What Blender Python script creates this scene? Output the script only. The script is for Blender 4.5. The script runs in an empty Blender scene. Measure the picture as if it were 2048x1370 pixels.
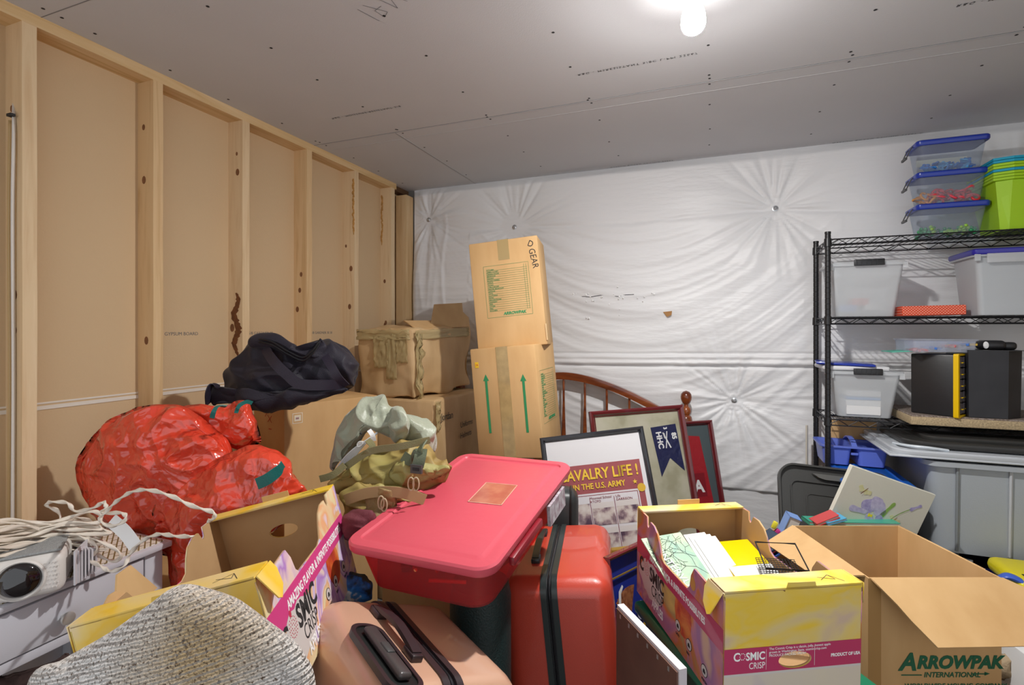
import bpy, bmesh, math, random
from mathutils import Vector, Matrix, Euler, noise
sc = bpy.context.scene
C = sc.collection
R = math.radians
random.seed(7)

# ------------------------------------------------------------------ camera, world, exposure
CZ = 1.45; FPX = 1018.0; PX0 = 1024.0; PY0 = 659.0; YAW = R(20.9)
cd = bpy.data.cameras.new('camera'); cam = bpy.data.objects.new('camera', cd); C.objects.link(cam)
cd.sensor_width = 36; cd.lens = FPX/2048*36; cd.shift_y = -26/2048; cd.clip_start = .02
cam.location = (0, 0, CZ); cam.rotation_euler = (R(90), 0, YAW); sc.camera = cam
world = bpy.data.worlds.new('world'); sc.world = world; world.use_nodes = True
bg = world.node_tree.nodes['Background']; bg.inputs[0].default_value = (.92, .96, 1, 1); bg.inputs[1].default_value = .75
BULB = 3650.0
sc.view_settings.view_transform = 'Standard'; sc.view_settings.look = 'None'
sc.view_settings.gamma = 1; sc.view_settings.exposure = 0.5
sc.cycles.max_bounces = 8; sc.cycles.transparent_max_bounces = 24; sc.cycles.sample_clamp_indirect = 4
sc.cycles.use_denoising = True
sc.cycles.caustics_reflective = False; sc.cycles.caustics_refractive = False

FW = Vector((-math.sin(YAW), math.cos(YAW), 0)); RT = Vector((math.cos(YAW), math.sin(YAW), 0)); UP = Vector((0, 0, 1))
EYE = Vector((0, 0, CZ))
def U(px, py, t):                     # a point seen in the photo, at distance t in front of the eye
    return EYE + FW*t + RT*((px-PX0)/FPX*t) + UP*((PY0-py)/FPX*t)
def onY(px, py, Y):
    d = U(px, py, 1)-EYE; return EYE + d*(Y/d.y)

# ------------------------------------------------------------------ materials
def _n(nt, t, **k):
    n = nt.nodes.new(t)
    for a, v in k.items(): setattr(n, a, v)
    return n
def col4(c): return (c[0], c[1], c[2], 1)
MC = {}
def mat(name, c, rough=.6, metal=0, var=None, bump=None, spec=.5, coat=0, c2=None, stretch=(1, 1, 1), sheen=0, fine=None):
    """var=(scale, amount): colour mottling with c2; bump=(scale, distance)"""
    if name in MC: return MC[name]
    m = bpy.data.materials.new(name); m.use_nodes = True; nt = m.node_tree
    b = nt.nodes['Principled BSDF']
    b.inputs['Base Color'].default_value = col4(c); b.inputs['Roughness'].default_value = rough
    b.inputs['Metallic'].default_value = metal; b.inputs['Specular IOR Level'].default_value = spec
    b.inputs['Coat Weight'].default_value = coat; b.inputs['Sheen Weight'].default_value = sheen
    if var or bump:
        tc = _n(nt, 'ShaderNodeTexCoord'); mp = _n(nt, 'ShaderNodeMapping'); mp.inputs['Scale'].default_value = stretch
        nt.links.new(tc.outputs['Object'], mp.inputs[0])
    if var:
        no = _n(nt, 'ShaderNodeTexNoise'); no.inputs['Scale'].default_value = var[0]; no.inputs['Detail'].default_value = 6
        nt.links.new(mp.outputs[0], no.inputs['Vector'])
        r = _n(nt, 'ShaderNodeMapRange'); r.inputs[1].default_value = .35; r.inputs[2].default_value = .65; r.inputs[4].default_value = var[1]
        nt.links.new(no.outputs[0], r.inputs[0])
        mx = _n(nt, 'ShaderNodeMix', data_type='RGBA'); nt.links.new(r.outputs[0], mx.inputs[0])
        mx.inputs[6].default_value = col4(c); mx.inputs[7].default_value = col4(c2 or [x*.55 for x in c])
        nt.links.new(mx.outputs[2], b.inputs['Base Color'])
    if bump:
        no = _n(nt, 'ShaderNodeTexNoise'); no.inputs['Scale'].default_value = bump[0]; no.inputs['Detail'].default_value = 5
        nt.links.new(mp.outputs[0], no.inputs['Vector'])
        bp = _n(nt, 'ShaderNodeBump'); bp.inputs['Distance'].default_value = bump[1]; bp.inputs['Strength'].default_value = 1
        nt.links.new(no.outputs[0], bp.inputs['Height']); nt.links.new(bp.outputs[0], b.inputs['Normal'])
    MC[name] = m; return m
def ramp_mat(name, stops, scale, rough=.6, stretch=(1, 1, 1), detail=4, bump=0, distort=0, rot=(0, 0, 0), off=(0, 0, 0), coat=0):
    if name in MC: return MC[name]
    m = bpy.data.materials.new(name); m.use_nodes = True; nt = m.node_tree; b = nt.nodes['Principled BSDF']
    b.inputs['Roughness'].default_value = rough; b.inputs['Coat Weight'].default_value = coat
    tc = _n(nt, 'ShaderNodeTexCoord'); mp = _n(nt, 'ShaderNodeMapping'); mp.inputs['Scale'].default_value = stretch
    mp.inputs['Rotation'].default_value = rot; mp.inputs['Location'].default_value = off
    nt.links.new(tc.outputs['Object'], mp.inputs[0])
    no = _n(nt, 'ShaderNodeTexNoise'); no.inputs['Scale'].default_value = scale; no.inputs['Detail'].default_value = detail; no.inputs['Distortion'].default_value = distort
    nt.links.new(mp.outputs[0], no.inputs['Vector'])
    cr = _n(nt, 'ShaderNodeValToRGB'); el = cr.color_ramp.elements
    while len(el) < len(stops): el.new(.5)
    for e, (p, c) in zip(el, stops): e.position = p; e.color = col4(c)
    nt.links.new(no.outputs[0], cr.inputs[0]); nt.links.new(cr.outputs[0], b.inputs['Base Color'])
    if bump:
        bp = _n(nt, 'ShaderNodeBump'); bp.inputs['Distance'].default_value = bump; nt.links.new(no.outputs[0], bp.inputs['Height']); nt.links.new(bp.outputs[0], b.inputs['Normal'])
    MC[name] = m; return m
def clear(name, c, fac, rough=.25):
    if name in MC: return MC[name]
    m = bpy.data.materials.new(name); m.use_nodes = True; nt = m.node_tree; b = nt.nodes['Principled BSDF']
    b.inputs['Base Color'].default_value = col4(c); b.inputs['Roughness'].default_value = rough
    tr = _n(nt, 'ShaderNodeBsdfTransparent'); tr.inputs[0].default_value = (min(1, c[0]*.3+.7), min(1, c[1]*.3+.7), min(1, c[2]*.3+.7), 1)
    mx = _n(nt, 'ShaderNodeMixShader'); mx.inputs[0].default_value = fac
    nt.links.new(tr.outputs[0], mx.inputs[1]); nt.links.new(b.outputs[0], mx.inputs[2])
    nt.links.new(mx.outputs[0], nt.nodes['Material Output'].inputs[0]); MC[name] = m; return m
def tint(name, c, fac, rough=.2):          # see-through coloured plastic
    if name in MC: return MC[name]
    m = clear(name, c, fac, rough); m.node_tree.nodes['Transparent BSDF'].inputs[0].default_value = col4(c); return m

CARD = ramp_mat('cardboard', [(.3, (.56, .335, .14)), (.7, (.66, .42, .195))], 9, .75, stretch=(1, 1, .35), bump=.0006)
CARD_IN = ramp_mat('cardboard_inside', [(.3, (.44, .265, .12)), (.7, (.53, .33, .16))], 7, .8, bump=.0004)
CARD_OLD = ramp_mat('worn_cardboard', [(.25, (.44, .27, .12)), (.5, (.56, .37, .18)), (.75, (.68, .48, .26))], 5, .62, stretch=(1, 1, .5), detail=8, bump=.006)
CARD_ORANGE = ramp_mat('orange_tinted_cardboard', [(.3, (.55, .27, .09)), (.7, (.60, .34, .13))], 6, .7)
CARD_EDGE = mat('cardboard_edge', (.28, .16, .07), .9, var=(180, .8))
TAPE = clear('packing_tape', (.62, .47, .22), .55, .15)
TAPE_OLD = clear('old_packing_tape', (.64, .52, .27), .50, .18)
def wood_mat(name, a, b2, c3):
    return ramp_mat(name, [(.25, a), (.5, b2), (.62, b2), (.75, c3)], 3.0, .65, stretch=(9, 9, .55), detail=6, distort=1.4, bump=.0008)
PINE = wood_mat('pine_lumber', (.60, .38, .18), (.72, .50, .27), (.78, .58, .35))
PINE2 = wood_mat('pale_pine_lumber', (.66, .45, .25), (.76, .57, .35), (.82, .64, .43))
PINE3 = ramp_mat('top_plate_pine', [(.25, (.55, .34, .13)), (.5, (.70, .48, .24)), (.75, (.77, .57, .33))], 3.0, .65, stretch=(9, .55, 9), detail=6, distort=1.4)
KNOT = mat('wood_knot', (.24, .10, .04), .7, var=(40, .6))
DRY = mat('drywall_paper_tan', (.66, .48, .29), .8, var=(2.5, .25), c2=(.60, .435, .26), bump=(160, .0006))
CEIL = mat('grey_ceiling_drywall', (.58, .58, .60), .75, var=(3, .3), c2=(.53, .53, .55), bump=(220, .0004))
VINYL = mat('white_vinyl_facing', (.80, .80, .815), .42, bump=(14, .004), stretch=(.5, 1, 2.2))
WHITE = mat('white_plastic', (.80, .80, .80), .4)
WCORD = mat('cream_plastic_cord', (.80, .72, .62), .35)
BLACK = mat('black_plastic', (.018, .018, .020), .38, bump=(60, .0004))
BLACKM = mat('black_coated_wire', (.012, .012, .014), .35)
GREYP = mat('charcoal_plastic', (.055, .055, .055), .42)
INK = mat('black_ink', (.02, .02, .022), .7); GREEN_INK = mat('green_ink', (.03, .27, .10), .7); DGREEN = mat('dark_green_ink', (.01, .12, .06), .6)
WINK = mat('white_ink', (.92, .92, .92), .6); YINK = mat('yellow_ink', (.85, .55, .04), .6); RINK = mat('red_ink', (.65, .05, .03), .6)
CHROME = mat('satin_nickel', (.62, .60, .57), .32, metal=.6)
CONC = mat('concrete_floor', (.20, .19, .18), .8, var=(4, .6), bump=(40, .002))

# ------------------------------------------------------------------ mesh helpers
def link(o, parent=None):
    C.objects.link(o)
    if parent is not None:
        o.parent = parent
        if parent.name in WORLDT: o.matrix_parent_inverse = Matrix.Translation(-parent.location)
    return o
WORLDT = set()        # things whose parts are modelled in room coordinates
def tag(o, label, cat, group=None, kind=None):
    if label: o['label'] = label
    if cat: o['category'] = cat
    if group: o['group'] = group
    if kind: o['kind'] = kind
    return o
def obj(name, bm, m, parent=None, smooth=False, label=None, mats=None, weld=False):
    me = bpy.data.meshes.new(name)
    if weld: bmesh.ops.remove_doubles(bm, verts=bm.verts, dist=1e-5)
    bm.to_mesh(me); bm.free()
    for x in (mats or [m]): me.materials.append(x)
    if smooth:
        for p in me.polygons: p.use_smooth = True
        if smooth != 'all': me.set_sharp_from_angle(angle=R(38))
    o = bpy.data.objects.new(name, me); link(o, parent)
    if label: o['label'] = label
    return o
def struct(name, bm, m, smooth=False):
    o = obj(name, bm, m, smooth=smooth); o['kind'] = 'structure'; return o
def thing(name, label, cat, loc=(0, 0, 0), rot=(0, 0, 0), group=None):
    o = bpy.data.objects.new(name, None); o.empty_display_size = .05; C.objects.link(o)
    o.location = loc; o.rotation_euler = rot
    return tag(o, label, cat, group)
def wthing(name, label, cat, loc, group=None):
    t = thing(name, label, cat, loc, (0, 0, 0), group); WORLDT.add(t.name); return t
def nb(): return bmesh.new()
def box(bm, lo, hi, M=None, mi=0):
    vs = [bm.verts.new((x, y, z)) for x in (lo[0], hi[0]) for y in (lo[1], hi[1]) for z in (lo[2], hi[2])]
    if M is not None:
        for v in vs: v.co = M @ v.co
    for f in ((0, 1, 3, 2), (4, 6, 7, 5), (0, 4, 5, 1), (2, 3, 7, 6), (0, 2, 6, 4), (1, 5, 7, 3)):
        fc = bm.faces.new([vs[i] for i in f]); fc.material_index = mi
    return vs
def taper_box(bm, lo, hi, ix, iy, M=None):     # box narrower at the bottom by ix, iy on each side
    vs = box(bm, lo, hi)
    for v in vs:
        if abs(v.co.z-lo[2]) < 1e-9:
            v.co.x += ix if v.co.x < (lo[0]+hi[0])/2 else -ix
            v.co.y += iy if v.co.y < (lo[1]+hi[1])/2 else -iy
    if M is not None:
        for v in vs: v.co = M @ v.co
    return vs
def bevel(bm, r, seg=3):
    bmesh.ops.bevel(bm, geom=list(bm.edges), offset=r, segments=seg, profile=.5, affect='EDGES', clamp_overlap=True)
def rbox(lo, hi, r, seg=4):
    bm = nb(); box(bm, lo, hi); bevel(bm, r, seg); return bm
def catmull(pts, n=8, closed=False):
    P = [Vector(p) for p in pts]; N = len(P); out = []
    for i in range(N if closed else N-1):
        if closed: a, b, c, d = P[(i-1) % N], P[i], P[(i+1) % N], P[(i+2) % N]
        else: a, b, c, d = P[max(i-1, 0)], P[i], P[i+1], P[min(i+2, N-1)]
        for k in range(n):
            t = k/n
            out.append(.5*((2*b)+(c-a)*t+(2*a-5*b+4*c-d)*t*t+(3*b-a-3*c+d)*t**3))
    if not closed: out.append(P[-1])
    return out
def tube(bm, pts, r, n=8, closed=False, flat=1.0, twist=0.0, caps=True):
    P = [Vector(p) for p in pts]; N = len(P); rings = []
    t0 = (P[1]-P[0]).normalized(); ref = Vector((0, 0, 1)) if abs(t0.z) < .9 else Vector((1, 0, 0))
    nrm = t0.cross(ref).normalized()
    for i in range(N):
        a = P[(i-1) % N] if closed or i > 0 else P[0]; b = P[(i+1) % N] if closed or i < N-1 else P[-1]
        t = (b-a)
        t = t.normalized() if t.length > 1e-9 else t0
        nrm = (nrm-t*nrm.dot(t)); nrm = nrm.normalized() if nrm.length > 1e-6 else t.orthogonal().normalized()
        bn = t.cross(nrm); rr = r(i/(N-1)) if callable(r) else r
        ring = []
        for k in range(n):
            a_ = 2*math.pi*k/n; x = math.cos(a_)*rr; y = math.sin(a_)*rr*flat
            tw = twist*i; x, y = x*math.cos(tw)-y*math.sin(tw), x*math.sin(tw)+y*math.cos(tw)
            ring.append(bm.verts.new(P[i]+nrm*x+bn*y))
        rings.append(ring)
    for i in range(N if closed else N-1):
        A, B = rings[i], rings[(i+1) % N]
        for k in range(n): bm.faces.new((A[k], A[(k+1) % n], B[(k+1) % n], B[k]))
    if not closed and caps:
        bm.faces.new(rings[0][::-1]); bm.faces.new(rings[-1])
def ribbon(bm, pts, w, th, side):               # flat strap along pts; side = direction of its width
    P = [Vector(p) for p in pts]; rows = []; side = Vector(side).normalized()
    for i, p in enumerate(P):
        t = (P[min(i+1, len(P)-1)]-P[max(i-1, 0)]).normalized(); s = (side-t*side.dot(t)).normalized(); n = t.cross(s)
        rows.append([bm.verts.new(p+s*w/2*a+n*th/2*b) for a, b in ((-1, -1), (1, -1), (1, 1), (-1, 1))])
    for A, B in zip(rows, rows[1:]):
        for k in range(4): bm.faces.new((A[k], A[(k+1) % 4], B[(k+1) % 4], B[k]))
    bm.faces.new(rows[0][::-1]); bm.faces.new(rows[-1])
def lathe(bm, prof, n=24, M=None):
    rings = []
    for r, z in prof:
        rings.append([bm.verts.new((math.cos(2*math.pi*k/n)*max(r, 1e-4), math.sin(2*math.pi*k/n)*max(r, 1e-4), z)) for k in range(n)])
    if M is not None:
        for rg in rings:
            for v in rg: v.co = M @ v.co
    for A, B in zip(rings, rings[1:]):
        for k in range(n): bm.faces.new((A[k], A[(k+1) % n], B[(k+1) % n], B[k]))
    bm.faces.new(rings[0][::-1]); bm.faces.new(rings[-1])
def _eval_mesh(cu, name, M):
    o = bpy.data.objects.new('tmp', cu); C.objects.link(o)
    dg = bpy.context.evaluated_depsgraph_get(); me = bpy.data.meshes.new_from_object(o.evaluated_get(dg))
    bpy.data.objects.remove(o); bpy.data.curves.remove(cu)
    if M is not None: me.transform(M)
    me.name = name; return me
def frame(o, x, z):                              # 4x4 whose local X goes along x and local Y along z, at o
    x = Vector(x).normalized(); z = Vector(z); z = (z-x*z.dot(x)).normalized(); n = x.cross(z)
    return Matrix(((x.x, z.x, n.x, o[0]), (x.y, z.y, n.y, o[1]), (x.z, z.z, n.z, o[2]), (0, 0, 0, 1)))
def plate(outer, holes, th, M):                  # flat plate with holes; lies in local XY of M, thickness th centred; returns bmesh
    cu = bpy.data.curves.new('plate', 'CURVE'); cu.dimensions = '2D'; cu.fill_mode = 'BOTH'; cu.extrude = th/2
    for ring in [outer]+list(holes):
        s = cu.splines.new('POLY'); s.points.add(len(ring)-1); s.use_cyclic_u = True
        for p, q in zip(s.points, ring): p.co = (q[0], q[1], 0, 1)
    me = _eval_mesh(cu, 'plate', M); bm = nb(); bm.from_mesh(me); bpy.data.meshes.remove(me); return bm
def text_bm(bm, s, size, M, bold=0, align='LEFT', sx=1.0, th=.0004, shear=0, space=1.0, line=1.0):
    cu = bpy.data.curves.new('txt', 'FONT'); cu.body = s; cu.size = size; cu.align_x = align; cu.extrude = th/2; cu.offset = bold; cu.shear = shear
    cu.space_character = space; cu.space_line = line; cu.resolution_u = 3; cu.fill_mode = 'BOTH' if hasattr(cu, 'fill_mode') else cu.fill_mode
    me = _eval_mesh(cu, 'txt', M @ Matrix.Diagonal((sx, 1, 1, 1))); bm.from_mesh(me); bpy.data.meshes.remove(me)
def ell(cx, cy, rx, ry, n=24, a0=0): return [(cx+rx*math.cos(2*math.pi*k/n+a0), cy+ry*math.sin(2*math.pi*k/n+a0)) for k in range(n)]
def quad(bm, M, x0, y0, x1, y1, z=0, mi=0):       # a decal rectangle with a little thickness in M's plane
    box(bm, (x0, y0, z-.0002), (x1, y1, z+.0002), M, mi)
def line2(bm, M, a, b, w=.0012):
    a = Vector((a[0], a[1], 0)); b = Vector((b[0], b[1], 0)); d = (b-a).normalized(); n = Vector((-d.y, d.x, 0))*w/2
    vs = [bm.verts.new(M @ p) for p in (a-n, b-n, b+n, a+n)]; bm.faces.new(vs)
def scribble(bm, M, strokes, w=.002):
    for st in strokes:
        for a, b in zip(st, st[1:]): line2(bm, M, a, b, w)
def blob(bm, poly, t, front, back, disp=None, NR=34, NT=150, n=10, pw=1.0, cc=None, amp_edge=.35, mi=0):
    """a soft body with real thickness whose outline is poly (photo pixels) at distance t"""
    b = catmull([U(x, y, t if len(q) == 0 else t+q[0]) for x, y, *q in poly], n, True)
    L = [0]
    for i in range(len(b)): L.append(L[-1]+(b[(i+1) % len(b)]-b[i]).length)
    rs = []; j = 0
    for k in range(NT):
        s = L[-1]*k/NT
        while L[j+1] < s: j += 1
        f = (s-L[j])/max(L[j+1]-L[j], 1e-9); rs.append(b[j].lerp(b[(j+1) % len(b)], f))
    c = U(cc[0], cc[1], t) if cc else sum(rs, Vector())/NT
    N = (EYE-c).normalized()
    verts = {}
    def ring(sgn, k):
        a = k/NR*math.pi/2; out = []
        for i in range(NT):
            h = (front if sgn > 0 else back)*math.cos(a)**pw
            out.append(bm.verts.new(c+(rs[i]-c)*math.sin(a)+N*h*sgn))
        return out
    rim = ring(1, NR); prev = rim; allv = list(rim); fs = []
    for sgn in (1, -1):
        prev = rim
        for k in range(NR-1, 0, -1):
            if sgn < 0 and k % 2: continue
            cur = ring(sgn, k); allv += cur
            for i in range(NT):
                q = (prev[i], prev[(i+1) % NT], cur[(i+1) % NT], cur[i])
                fs.append(bm.faces.new(q if sgn > 0 else q[::-1]))
            prev = cur
        top = bm.verts.new(c+N*(front if sgn > 0 else -back)); allv.append(top)
        for i in range(NT):
            q = (prev[i], prev[(i+1) % NT], top); fs.append(bm.faces.new(q if sgn > 0 else q[::-1]))
    for f in fs: f.material_index = mi
    if sum(1 if f.normal.dot(f.calc_center_median()-c) > 0 else -1 for f in fs[::37] if (f.normal_update() or True)) < 0:
        bmesh.ops.reverse_faces(bm, faces=fs)
    bm.normal_update()
    if disp:
        rimset = set(rim); mv = [(v, v.normal.copy()) for v in allv]
        for v, nn in mv:
            d = disp(v.co); v.co += nn*d*(amp_edge if v in rimset else 1)
    return c, N
def nz(p, s, off=0): return noise.noise(Vector((p[0]*s[0]+off, p[1]*s[1], p[2]*s[2])))
def ridge(p, s, off=0): return 1-abs(nz(p, s, off))*2
def crinkle(p, s, off=0):
    d = noise.voronoi(Vector((p[0]*s+off, p[1]*s, p[2]*s)))[0]; return min(d[1]-d[0], .6)

# ------------------------------------------------------------------ the room
XL = -2.0; YB = 3.2; ZC = 2.455
bm = nb(); box(bm, (-2.15, -.6, -.05), (3.2, 3.35, 0)); struct('floor', bm, CONC)
bm = nb(); box(bm, (-2.15, -.6, ZC), (3.2, 3.35, ZC+.03)); ceiling = struct('ceiling', bm, CEIL)
SEAM = mat('drywall_joint', (.22, .22, .225), .8); SEAML = mat('bright_joint_edge', (.55, .55, .56), .6)
def up_frame(x, y, ang=0): return frame((x, y, ZC-.0006), (math.cos(ang), math.sin(ang), 0), (math.sin(ang), -math.cos(ang), 0))
bm = nb()
for y in (.99, 2.21): box(bm, (-2.0, y-.0015, ZC-.0008), (3.2, y+.0015, ZC+.001))
box(bm, (-1.4885, 2.21, ZC-.0008), (-1.4865, 3.2, ZC+.001)); struct('trim_1', bm, SEAM); 
bm = nb(); box(bm, (-1.95, 2.2125, ZC-.0016), (3.2, 2.216, ZC+.001)); box(bm, (-1.95, 2.30, ZC-.0012), (3.2, 2.302, ZC+.001)); box(bm, (-1.482, 2.25, ZC-.0015), (-1.478, 3.1, ZC+.001)); struct('trim_2', bm, mat('paper_joint_edge', (.47, .47, .48), .7))
bm = nb()
for k in range(9):
    x = -1.94+.488*k
    for j in range(12):
        y = .35+.262*j+random.uniform(-.03, .03)
        if y < 3.12:
            lathe(bm, [(.0045, 0), (.0055, -.0008), (.003, -.0012)], 8, Matrix.Translation((x+random.uniform(-.012, .012), y, ZC)))
    for y in (.965, 1.015, 2.185, 2.235): lathe(bm, [(.0045, 0), (.0055, -.0008), (.003, -.0012)], 8, Matrix.Translation((x, y, ZC)))
o = obj('screw_heads', bm, INK, ceiling); o['kind'] = 'stuff'
bm = nb()
GI = mat('grey_stamp_ink', (.14, .14, .15), .8)
for (px, py, s) in ((662, 236, 'R&G - MOISTURE RESISTANT 5/8'), (1155, 148, 'R&G - MSRESISTANT 5/8C L-PPI 22667'), (1915, 9, 'R&G - MOISTURE RESIST'), (1220, 334, 'GYPSUM BOARD CEILING 22667'), (1665, 285, 'GYPSUM BOARD CEILING 22667 C')):
    d = U(px, py, 1)-EYE; p = EYE+d*((ZC-CZ)/d.z); text_bm(bm, s, .020, frame((p.x, p.y, ZC-.0008), (1, 0, 0), (0, 1, 0)), space=1.35, sx=1.0)
for v in bm.verts: v.co.z = ZC-.0008
obj('printed_stamp', bm, GI, ceiling)
bm = nb(); M = frame((-1.03, 1.30, ZC-.001), (.8, -.3, 0), (.3, .8, 0))
scribble(bm, M, [[(0, .1), (.0, .02)], [(.03, .02), (.06, .09), (.03, .1), (.035, .06), (.07, .06)], [(.09, .02), (.1, .1), (.13, .04), (.15, .1)], [(.17, .1), (.2, .02), (.19, .1)]], .0018)
for v in bm.verts: v.co.z = ZC-.0008
obj('pencil_mark', bm, GI, ceiling)
# left wall: tan drywall between studs
bm = nb(); box(bm, (-2.12, -.6, 0), (-2.089, 3.3, ZC)); wl = struct('wall_left', bm, DRY)
JOINT = mat('white_joint_tape', (.80, .74, .66), .6)
bm = nb(); box(bm, (-2.09, -.6, 1.199), (-2.0865, 3.2, 1.205)); box(bm, (-2.09, -.6, 1.180), (-2.0855, 3.2, 1.193)); obj('joint_tape', bm, JOINT, wl)
bm = nb()
for Y0, s in ((1.45, 'GYPSUM BOARD'), (1.80, 'EARLY 5/8 GARDNER 30'), (2.22, 'EARLY 5/8 GARDNER 30 30'), (2.62, 'GYPSUM BOARD'), (.72, '5/8 GARD')):
    text_bm(bm, s, .02, frame((-2.0885, Y0, 1.425), (0, 1, 0), (0, 0, 1)))
obj('printed_stamp', bm, GI, wl)
def stud(y0, y1, x1=XL, x0=-2.089, m=PINE, n=1, z1=ZC-.038, name='trim_3', wob=.0):
    bm = nb(); segs = 24
    for i in range(segs):
        za, zb = z1*i/segs, z1*(i+1)/segs
        def c(z): return nz((z, y0, 0), (3, 5, 1))*wob
        vs = box(bm, (x0, y0, za), (x1, y1, zb))
        for v in vs: v.co.x += c(v.co.z) if abs(v.co.x-x1) < 1e-6 else 0
    bmesh.ops.remove_doubles(bm, verts=bm.verts, dist=1e-5)
    # inner faces away
    o = struct(name, bm, m); return o
ks = 3
for i, y in enumerate((.13, .536, .979, 1.383, 1.789, 2.194, 2.59, 2.978)):
    o = stud(y-.038, y, m=(PINE2, PINE, PINE2, PINE, PINE2, PINE, PINE2, PINE2)[i], name='trim_%d' % ks, wob=.003); ks += 1
    bm = nb()
    random.seed(i+11)
    for k in range(3):
        z = random.uniform(1.3, 2.3); r = random.uniform(.006, .013)
        lathe(bm, [(r, 0), (r, .0008), (r*.5, .0012)], 10, Matrix.Translation((-2.045+random.uniform(-.02, .02), y-.038, z)) @ Matrix.Rotation(R(90), 4, 'X') @ Matrix.Diagonal((1, 1.5, 1, 1)))
    obj('knot', bm, KNOT, o)
    if i == 4:      # the torn bark pocket
        bm = nb()
        P = []; Q = []
        for k in range(40):
            z = 1.62-.0075*k; w_ = .004+.017*math.sin(k/39*math.pi)**.6*(.6+.5*abs(math.sin(k*1.9))); c_ = -2.038+.012*math.sin(k*.35)
            P.append((c_-w_*random.uniform(.7, 1.2), z)); Q.append((c_+w_*random.uniform(.6, 1.2), z))
        bm.free(); bm = plate([(a, b) for a, b in P]+[(a, b) for a, b in Q[::-1]], [], .003, frame((0, y-.0385, 0), (1, 0, 0), (0, 0, 1)))
        obj('bark_pocket', bm, mat('bark', (.20, .07, .02), .9, var=(60, .8), bump=(80, .004)), o)
    if i in (6, 7):
        bm = nb()
        for k in range(30):
            z = 2.36-.011*k
            lathe(bm, [(.011, 0), (.009, .0015), (.003, .003)], 6, Matrix.Translation((-2.006+random.uniform(-.008, .0) if i == 6 else -2.082+random.uniform(0, .01), y-.038, z)) @ Matrix.Rotation(R(90), 4, 'X') @ Matrix.Diagonal((random.uniform(.3, .8), random.uniform(.8, 1.7), 1, 1)))
        obj('bark_edge', bm, mat('orange_bark', (.58, .30, .08), .8, var=(50, .7)), o)
stud(3.10, 3.19, x1=-1.985, x0=-2.07, m=PINE, name='trim_%d' % ks, z1=ZC-.05); ks += 1
bm = nb(); box(bm, (-2.089, -.6, ZC-.038), (XL, 3.0, ZC)); struct('trim_%d' % ks, bm, PINE3); ks += 1
bm = nb(); box(bm, (-2.089, 3.0, ZC-.034), (-2.03, 3.2, ZC)); struct('trim_%d' % ks, bm, mat('dark_gap_wood', (.12, .06, .025), .8)); ks += 1  # block filling the corner gap, its shade put into the dark brown
bm = nb(); box(bm, (-2.089, -.6, 0), (XL, 3.2, .038)); struct('trim_%d' % ks, bm, PINE3); ks += 1

# back wall: white vinyl insulation facing, gathered at pins
pins = [(-1.855, 2.235), (-1.20, 2.135), (.3605, 2.127), (.149, 1.043), (-1.3, 1.0), (1.4, 2.1), (1.5, 1.0), (.149, .25), (-1.3, .2), (1.5, .2)]
def wall_h(x, z):
    d = 1e9; h = .055
    near = sorted(((math.hypot(x-a, (z-b)), a, b) for a, b in pins))[:3]
    for r, a, b in near:
        h *= 1-.95*math.exp(-(r/.16)**1.1)
    w = 0
    for r, a, b in near[:2]:
        th = math.atan2(z-b, x-a); seed = a*3.1+b*7.7
        A = .015*math.exp(-(r/.34)**2)*min(1, r/.06)
        q = abs(noise.noise(Vector((math.cos(th)*4.2+seed, math.sin(th)*4.2, r*1.2))))*2.2
        q2 = abs(noise.noise(Vector((math.cos(th)*9+seed, math.sin(th)*9, r*1.5+3))))*1.6
        w -= A*(1-min(q, 1))+A*.5*(1-min(q2, 1))
    # sagging drapes hanging between pins
    xm = -.42; q = z-.33*((x-xm)/.8)**2*(1 if abs(x-xm) < 1.1 else 0)
    s = noise.noise(Vector((x*.9, q*9, 1.3))); s2 = noise.noise(Vector((x*1.4, q*21, 5.1)))
    drape = (1-abs(s)*2.4)*.0055+(1-abs(s2)*2.2)*.003
    fade = max(0, min(1, (2.16-z)/.1))*(.55 if x > .5 else 1)
    w += drape*fade
    w += noise.noise(Vector((x*2.1, z*2.6, 0)))*.012
    if x < -1.7: w += (1-abs(noise.noise(Vector((x*11, z*1.6, 9))))*2.4)*.008
    # long horizontal folds at the sheet lap
    zf = 1.235+.012*math.sin(x*1.4)-.02*(x-.2)*.0
    w += .012*math.exp(-((z-zf-.022)/.012)**2)-.02*math.exp(-((z-zf)/.006)**2)+.009*math.exp(-((z-zf-.055)/.01)**2)-.012*math.exp(-((z-zf-.075)/.005)**2)
    # creases running between the pins
    for (a0, b0), (a1, b1), sg in (((-1.20, 2.135), (.3605, 2.127), .03), ((.3605, 2.127), (1.4, 2.1), .05), ((-1.855, 2.235), (-1.20, 2.135), .05), ((.149, 1.043), (1.5, 1.0), -.05)):
        if a0 < x < a1:
            f = (x-a0)/(a1-a0); zc = b0+(b1-b0)*f-sg*4*f*(1-f)
            w -= .012*math.exp(-((z-zc)/.012)**2)*(1-.6*math.sin(f*math.pi))
    e = min(1, max(0, (ZC-z)/.05)); ex = min(1, max(0, (x+1.975)/.05))
    return max(.004, (h+w)*(.15+.85*e)*(.2+.8*math.sqrt(ex)))
bm = nb(); NX, NZ = 520, 330; x0, x1 = -1.975, 2.6
g = []
for i in range(NX+1):
    x = x0+(x1-x0)*i/NX; colv = []
    for j in range(NZ+1):
        z = ZC*j/NZ
        y = YB-.005-wall_h(x, z) if z > .55 else YB-.04
        colv.append(bm.verts.new((x, y, z)))
    g.append(colv)
for i in range(NX):
    for j in range(NZ): bm.faces.new((g[i][j], g[i+1][j], g[i+1][j+1], g[i][j+1]))
wb = struct('wall_back', bm, VINYL, smooth='all')
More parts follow.
